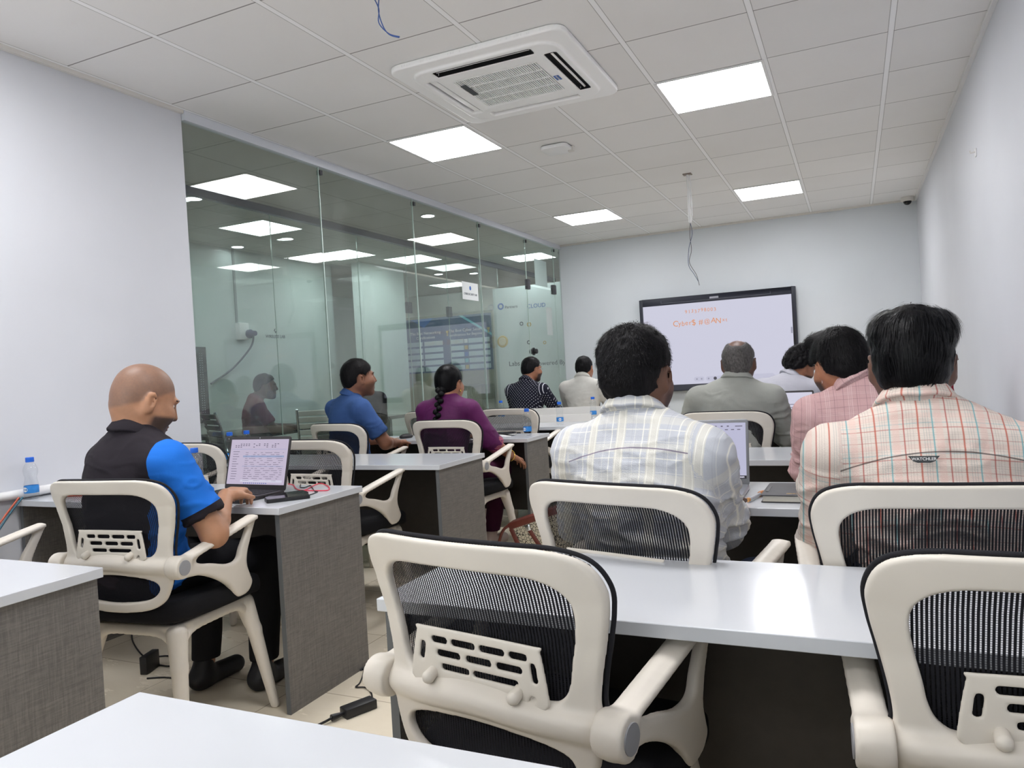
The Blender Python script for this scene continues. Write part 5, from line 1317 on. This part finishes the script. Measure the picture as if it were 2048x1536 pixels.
bl = [(-3.325, 2.10, DT, .5, 'water bottle at the far left end of the shaven-headed man\'s desk'),
      (-2.66, 2.40, DT, .3, 'water bottle half hidden behind the shaven-headed man\'s blue sleeve'),
      (-3.325, 3.262, DT, 1.1, 'water bottle just left of the open laptop, by the glass'),
      (-3.29, 3.36, DT, .2, 'water bottle directly behind the left edge of the open laptop'),
      (-2.06, 4.70, DT, .1, 'water bottle on the desk end right of the woman in purple'),
      (-2.15, 5.56, DT, .9, 'water bottle on the second desk, right of the empty chair'),
      (-2.11, 6.28, DT, .0, 'water bottle on the farthest desk behind the man in cream'),
      (-3.01, 6.28, DT, .6, 'water bottle behind the empty chair, below the dotted shirt'),
      (-.955, 4.85, DT, .4, 'water bottle left of the balding man\'s shoulder'),
      (.455, 3.50, DT, 2.2, 'water bottle by the right wall, behind the red and teal plaid shoulder'),
      (.385, 2.47, DT, 1.8, 'water bottle at the right edge, only its blue cap showing'),
      (-.25, 4.86, DT, .8, 'water bottle between the leaning man and the pink plaid man')]
for i, (x, y, z, a, lab) in enumerate(bl):
    if i == 0: bt0.location = (x, y, z); bt0.rotation_euler = (0, 0, a); bt0['label'] = lab
    else: dup(bt0, (x, y, z), a, lab, 'blue-capped water bottles on the desks')
# laptops
M['lapdark'] = simple('dark_laptop_shell', (52, 50, 52), .45, .3); M['lapgrey'] = simple('grey_laptop_shell', (120, 122, 126), .4, .6); M['lapsilver'] = simple('silver_laptop_deck', (188, 190, 194), .35, .7)
M['keys'] = simple('keyboard_keys', (26, 26, 28), .6); M['scr1'] = emis('mail_screen', (222, 210, 236), .48); M['scr2'] = emis('document_screen', (212, 212, 242), .48)
M['scrtext'] = emis('screen_text', (128, 120, 146), .35); M['scrsel'] = emis('screen_selection', (178, 192, 232), .45); M['scrpage'] = emis('screen_page', (232, 230, 250), .52); M['scrbar'] = emis('screen_dark_bar', (34, 26, 36), .3); M['scrblue'] = emis('screen_blue', (92, 130, 214), .4)
def laptop(name_lab, loc, rz, wdt, dep, hgt, tilt, shell, deck, scr, content, cat='laptop'):
    t = thing('laptop', name_lab, cat, loc, rz)
    MB().prism(rrect(wdt/2, dep/2, .012), 0, .015).build('base', deck, t, (0, 0, 0), bevel=.003)
    kb = MB()
    for r in range(6):
        for c_ in range(14): kb.box((-wdt*.44+c_*wdt*.063, dep*.38-r*.019, .0148), (-wdt*.44+c_*wdt*.063+wdt*.055, dep*.38-r*.019+.0155, .0168))
    kb.build('keyboard', 'keys', t); MB().box((-.05, -dep*.43, .0148), (.05, -dep*.16, .0154)).build('touchpad', shell, t)
    ld = MB().prism([(p[0], p[1]+hgt/2) for p in rrect(wdt/2, hgt/2, .010)], 0, .006, axis=1).build('lid', shell, t, (0, dep/2-.004, .012), bevel=.0015)
    ld.rotation_euler = (-math.radians(tilt), 0, 0)
    bz = .009; bb = .022
    MB().box((-wdt/2+bz, -.0008, bb), (wdt/2-bz, -.0001, hgt-.012)).build('display', scr, ld)
    W_, H_ = wdt-2*bz, hgt-.012-bb
    for mat, rects, nm in content:
        o = MB()
        for x0, z0, x1, z1 in rects: o.box((-wdt/2+bz+x0*W_, -.0014, bb+z0*H_), (-wdt/2+bz+x1*W_, -.0009, bb+z1*H_))
        o.build(nm, mat, ld)
    MB().lathe([(0, -.001), (.0022, -.001), (.0022, 0), (0, 0)], (0, -.0005, hgt-.006), 12, axis='y').build('webcam', 'chrome', ld)
    return t
rnd = random.Random(8)
rows = []
for i in range(15):
    z = .70-i*.044
    x = .28
    while x < .93: l = rnd.uniform(.03, .12); rows.append((x, z, min(.94, x+l), z+.008)); x += l+rnd.uniform(.02, .10)
side_ = [(.05+rnd.uniform(0, .01), .72-i*.055, .12+rnd.uniform(0, .05), .73-i*.055) for i in range(12)]
tools = [(.08+i*.046, .82+j*.035, .105+i*.046, .835+j*.035) for i in range(17) for j in range(3) if rnd.random() < .7]
task = [(.30+i*.035, .018, .318+i*.035, .036) for i in range(12)]
laptop('open dark laptop showing an email list, used by the shaven-headed man', (-2.285, 2.235, DT), math.radians(-3), .345, .235, .222, 14, 'lapdark', 'lapdark', 'scr1',
       [('scrtext', rows+side_, 'email_rows'), ('scrtext', tools, 'toolbar_icons'), ('scrsel', [(.24, .60, .95, .64), (.24, .395, .95, .405), (.02, .775, .98, .782)], 'selected_row'), ('scrblue', task, 'taskbar_icons'), ('scrpage', [(.24, .05, .96, .10)], 'preview_pane')])
txt = [(.40, .93, .60, .945), (.64, .93, .66, .95), (.70, .93, .72, .95), (.76, .93, .78, .95), (.82, .93, .84, .95), (.90, .93, .97, .945), (.45, .80, .56, .812), (.40, .745, .56, .755), (.50, .64, .56, .65), (.80, .87, .83, .885), (.86, .87, .89, .885), (.92, .87, .95, .885), (.48, .86, .50, .87)]
box_ = [(.35, .825, .62, .830), (.35, .73, .62, .735), (.618, .73, .622, .83), (.44, .68, .58, .684), (.44, .60, .58, .604), (.578, .60, .582, .684)]
laptop('open silver laptop showing a document, right of the man in white plaid', (-.515, 2.475, DT), math.radians(1), .36, .235, .225, 14, 'lapgrey', 'lapsilver', 'scr2',
       [('scrpage', [(.02, .08, .66, .90)], 'page'), ('scrtext', txt+box_, 'document_lines'), ('scrbar', [(0, 0, 1, .055)], 'taskbar'), ('scrpage', [(.80, .018, .83, .035), (.85, .018, .88, .035), (.93, .012, .98, .042)], 'tray_icons')])
make_desk(-3.25, -1.75, 7.24, 7.70, 'white desk in front of the two men nearest the front wall')
laptop('dark laptop with a pink note on screen between the two front men', (-2.62, 7.42, DT), math.radians(4), .34, .235, .235, 8, 'lapdark', 'lapdark', 'scrbar', [('scrsel', [(.1, .05, .85, .42)], 'window_lower'), ('scr1', [(.30, .50, .75, .85)], 'pink_note')])
laptop('dark laptop peeking above the balding man\'s right shoulder', (-.42, 4.72, DT), math.radians(-8), .34, .22, .22, 12, 'lapdark', 'lapdark', 'scrpage', [('scrtext', [(.1, .6, .8, .62), (.1, .5, .7, .52)], 'text_lines')])
# phones and cables on the typing man's desk
def phone(lab, x, y, a, L=.160, W_=.078, t_=.009, z=DT):
    t = thing('smartphone', lab, 'phone', (x, y, z), math.radians(a))
    MB().prism(rrect(L/2, W_/2, .010), 0, t_).build('body', 'black', t, bevel=.0015)
    MB().prism(rrect(L/2-.003, W_/2-.003, .008), t_+.0001, t_+.0006).build('glass_front', 'blackgloss', t)
    return t
phone('black phone nearest the front corner of the typing man\'s desk', -1.985, 2.215, 50, t_=.014); phone('black phone beside the laptop, behind the thicker one', -2.062, 2.295, 57)
rc = thing('charging_cable', 'red charging cable looped on the corner of the typing man\'s desk', 'cable', (0, 0, DT+.003))

MB().tube(spline([(-2.282, 2.558, 0), (-2.230, 2.531, 0), (-2.136, 2.441, 0), (-2.067, 2.409, 0), (-2.120, 2.538, 0), (-2.117, 2.578, 0), (-2.021, 2.505, 0), (-1.958, 2.427, 0), (-1.976, 2.407, 0), (-2.046, 2.402, 0), (-2.082, 2.408, 0)], 6, False), .0022, 8).build('cord', simple('red_cord', (214, 44, 74), .5), rc, smooth=True)
bc = thing('cable_clip', 'short black cable tie lying beside the red cable', 'cable', (0, 0, DT+.0025))
MB().tube(spline([(-2.208, 2.552, 0), (-2.154, 2.487, 0), (-2.123, 2.476, 0), (-2.135, 2.527, 0), (-2.079, 2.473, 0), (-2.004, 2.396, 0), (-1.977, 2.381, 0), (-1.958, 2.314, 0)], 6, False), .0022, 8).build('cord', 'black', bc, smooth=True)
ad = thing('power_adapter', 'black power brick with cord on the floor beside the grey desk end', 'power adapter', (-1.672, 2.165, 0), math.radians(66))
MB().box((-.062, -.026, 0), (.062, .026, .034)).build('brick', 'black', ad, bevel=.004)
MB().lathe([(0, 0), (.012, 0), (.010, .02), (.006, .045), (0, .045)], (-.107, 0, .016), 12, axis='x').build('plug', 'black', ad, smooth=True)
o = MB().tube(spline([(-1.677, 2.256, 0.004), (-1.722, 2.310, 0.004), (-1.772, 2.342, 0.004), (-1.810, 2.335, 0.004), (-1.820, 2.375, 0.004), (-1.867, 2.463, 0.004), (-1.942, 2.577, 0.004), (-2.019, 2.655, 0.004)], 6, False), .003, 8).build('cord', 'black', ad, smooth=True); o.matrix_parent_inverse = (Matrix.Translation((-1.672, 2.165, 0)) @ Matrix.Rotation(math.radians(66), 4, 'Z')).inverted()
o = MB().tube(spline([(-1.715, 2.068, .016), (-1.73, 2.04, .010), (-1.76, 1.98, .005), (-1.80, 1.88, .005)], 6, False), .0045, 8).build('mains_cord', 'black', ad, smooth=True); o.matrix_parent_inverse = (Matrix.Translation((-1.672, 2.165, 0)) @ Matrix.Rotation(math.radians(66), 4, 'Z')).inverted()
ad = thing('power_adapter', 'black power brick under the shaven-headed man\'s chair', 'power adapter', (-2.80, 2.22, 0), math.radians(20))
MB().box((-.016, -.05, 0), (.016, .05, .075)).build('brick', 'black', ad, bevel=.004)
for nm, P in (('cord', [(-3.331, 2.550, 0.004), (-3.187, 2.444, 0.004), (-3.008, 2.343, 0.004), (-2.857, 2.280, 0.004), (-2.778, 2.269, 0.004), (-2.742, 2.274, 0.004)]), ('cord', [(-2.885, 2.261, 0.004), (-2.909, 2.323, 0.004), (-2.879, 2.355, 0.004), (-2.847, 2.364, 0.004)]), ('mains_cord', [(-2.728, 2.145, 0.004), (-2.662, 2.175, 0.004), (-2.594, 2.175, 0.004), (-2.535, 2.133, 0.004), (-2.482, 2.082, 0.004)])):
    o = MB().tube(spline(P, 6, False), .0035, 8).build(nm, 'black', ad, smooth=True); o.matrix_parent_inverse = (Matrix.Translation((-2.80, 2.22, 0)) @ Matrix.Rotation(math.radians(20), 4, 'Z')).inverted()
st = thing('strap', 'thin black strap lying on the floor in the aisle', 'strap', (-1.83, 2.50, 0), math.radians(8))
MB().box((-.075, -.006, .001), (.075, .006, .006)).build('band', 'black', st, bevel=.001)
MB().box((-.08, -.012, 0), (-.062, .012, .008)).build('buckle', 'darkmetal', st, bevel=.001)
# left end of that desk: orange-edged device, papers
dv = thing('smartphone', 'orange-cased device lying flat on the left end of the typing man\'s desk', 'phone', (-3.13, 2.24, DT), math.radians(20))
MB().prism(rrect(.09, .055, .015), 0, .008).build('case', simple('orange_case', (206, 96, 70), .5), dv, bevel=.002)
MB().prism(rrect(.082, .047, .012), .0082, .0095).build('screen', 'blackgloss', dv)
pa = thing('paper_stack', 'loose white papers at the back of the typing man\'s desk', 'papers', (-2.98, 2.42, DT), math.radians(10))
MB().box((-.15, -.10, 0), (.15, .10, .006)).build('sheets', 'white', pa)
# woman's desk
nb = thing('open_notebook', 'open white notebook on the desk beside the woman in purple', 'notebook', (-2.32, 4.70, DT), math.radians(12))
o = MB()
for s_ in (-1, 1):
    for i in range(8):
        a, b = i/8, (i+1)/8; za, zb = .010*sin(pi*min(1, a*1.1+.12))+.001, .010*sin(pi*min(1, b*1.1+.12))+.001
        o.add([(s_*a*.14, -.10, za), (s_*b*.14, -.10, zb), (s_*b*.14, .10, zb), (s_*a*.14, .10, za), (s_*a*.14, -.10, 0), (s_*b*.14, -.10, 0), (s_*b*.14, .10, 0), (s_*a*.14, .10, 0)], [(0, 1, 2, 3), (7, 6, 5, 4), (0, 4, 5, 1), (2, 6, 7, 3)])
o.build('pages', 'white', nb)
pn = thing('pen', 'dark pen resting on the open notebook', 'pen', (-2.40, 4.69, DT+.0125), math.radians(50)); MB().lathe([(0, -.07), (.002, -.066), (.004, -.06), (.004, .06), (0, .065)], axis='x', seg=10).build('barrel', 'black', pn, smooth=True)
phone('dark phone lying on the woman\'s open notebook', -2.25, 4.72, 10, z=DT+.0125)
ms = thing('computer_mouse', 'black wired mouse on the desk left of the woman in purple', 'mouse', (-3.02, 4.66, DT), math.radians(60))
MB().ball((0, 0, .012), (.055, .032, .022), 18, 10).build('shell', 'black', ms, smooth=True); MB().tube(spline([(-.05, 0, .008), (-.12, .02, .004), (-.2, -.02, .004), (-.28, .0, .004)], 5, False), .003, 6).build('cord', simple('tan_cord', (150, 120, 96), .6), ms, smooth=True)
bg = thing('pouch', 'small black pouch on the far desk, left of the dotted shirt', 'bag', (-3.17, 6.25, DT))
f = SDF((-.14, -.08, -.01), (.14, .08, .12), .006); f.ell((-.04, 0, .045), (.07, .05, .045)); f.ell((.05, 0, .03), (.07, .045, .032), None, .02); f.cut(lambda X, Y, Z: -Z+0*X+0*Y); V, F = f.net(); V += vnormals(V, F)*(vnoise(V, 60, 2)*.004)[:, None]
link('cloth_body', npmesh('cloth_body', V, F, 'seatfab'), bg)
# notebook and pen near the silver laptop
bk = thing('notebook', 'thick black notebook with gold lettering and page ribbon', 'notebook', (-.165, 2.46, DT), math.radians(-1))
MB().prism(rrect(.108, .118, .008), 0, .003).build('back_cover', 'lapdark', bk); MB().box((-.102, -.112, .003), (.102, .112, .020)).build('pages', simple('cream_pages', (226, 222, 208), .7), bk)
M['cover'] = simple('charcoal_cover', (62, 62, 66), .6, var=.05)
MB().prism(rrect(.108, .118, .008), .020, .0235).build('front_cover', 'cover', bk, bevel=.001)
M['goldink'] = simple('gold_ink', (200, 160, 84), .4)
link('cover_lettering', text_mesh('Where Data Automation\nLead Business & Creation', .0088, 'goldink', .0002), bk, (.008, -.088, .0238))
MB().box((-.100, -.06, .0236), (-.092, .04, .0245)).build('ribbon', 'black', bk)
pn = thing('pen', 'clear pen with wooden ends between laptop and notebook', 'pen', (-.298, 2.40, DT+.0085), math.radians(78))
MB().lathe([(0, -.055), (.0055, -.055), (.0055, .045), (0, .045)], axis='x', seg=14).build('barrel', simple('pen_clear', (196, 200, 206), .2), pn, smooth=30)
MB().lathe([(0, .045), (.008, .045), (.0085, .06), (.007, .078), (0, .078)], axis='x', seg=14).build('wood_cap', simple('wood_orange', (196, 132, 84), .5), pn, smooth=30)
MB().lathe([(0, -.068), (.0065, -.068), (.0065, -.055), (0, -.055)], axis='x', seg=14).build('wood_tip', simple('wood_orange_b', (206, 150, 90), .5), pn, smooth=30)
bx = thing('blue_cap', 'small bright blue object under the plaid elbow at the desk edge', 'cap', (-.125, 2.285, DT)); MB().lathe([(0, 0), (.017, 0), (.016, .016), (0, .018)], seg=20).build('shell', 'capblue', bx, smooth=30)
# handbag on the floor
hb = thing('handbag', 'patterned beige and black handbag with brown leather trim on the floor', 'bag', (-1.74, 4.22, 0), math.radians(8))
def bagmat():
    k = NT('bag_pattern'); v, x, y, z = k.coord(); vo = k.n('ShaderNodeTexVoronoi', feature='DISTANCE_TO_EDGE'); vo.inputs['Scale'].default_value = 55; k.L.new(v, vo.inputs['Vector'])
    nz = k.noise(50, v, 3); k.set(k.mix(k.math('LESS_THAN', k.math('ADD', vo.outputs[0], k.math('MULTIPLY', nz, .12)), .115), lin((206, 198, 178)), lin((44, 42, 40))), .7, spec=.2); return k.m
M['bagpat'] = bagmat(); M['leather'] = simple('brown_leather', (112, 52, 42), .45, var=.2, scale=20)
tl = math.radians(18)
Rb = Matrix.Rotation(-tl, 4, 'Y')
bd = MB(); bd.prism([(-.15, .0), (.15, .0), (.17, .26), (-.17, .26)], -.06, .06, axis=1); o = bd.build('body', 'bagpat', hb, (0, 0, .052), bevel=.012); o.rotation_euler = (0, -tl, 0)
o2 = MB().prism([(-.172, .235), (.172, .235), (.176, .275), (-.176, .275)], -.064, .064, axis=1).build('top_band', 'leather', hb, (0, 0, .052), bevel=.006); o2.rotation_euler = (0, -tl, 0)
o2 = MB().prism([(-.158, -.002), (-.128, -.002), (-.148, .24), (-.176, .24)], -.065, .065, axis=1).build('side_band', 'leather', hb, (0, 0, .052), bevel=.004); o2.rotation_euler = (0, -tl, 0)
o2 = MB().prism([(-.02, -.002), (.01, -.002), (-.04, .20), (-.065, .20)], -.067, -.060, axis=1).build('front_strap', 'leather', hb, (0, 0, .052), bevel=.002); o2.rotation_euler = (0, -tl, 0)
o2 = MB().box((-.072, -.070, .195), (-.040, -.060, .232)).build('buckle', 'chrome', hb, (0, 0, .052), bevel=.002); o2.rotation_euler = (0, -tl, 0)
MB().tube(spline([(-.22, -.05, .26), (-.28, -.06, .22), (-.315, -.06, .12), (-.30, -.06, .03), (-.26, -.06, .012)], 6, False), .009, 8).build('handle', 'leather', hb, smooth=True)
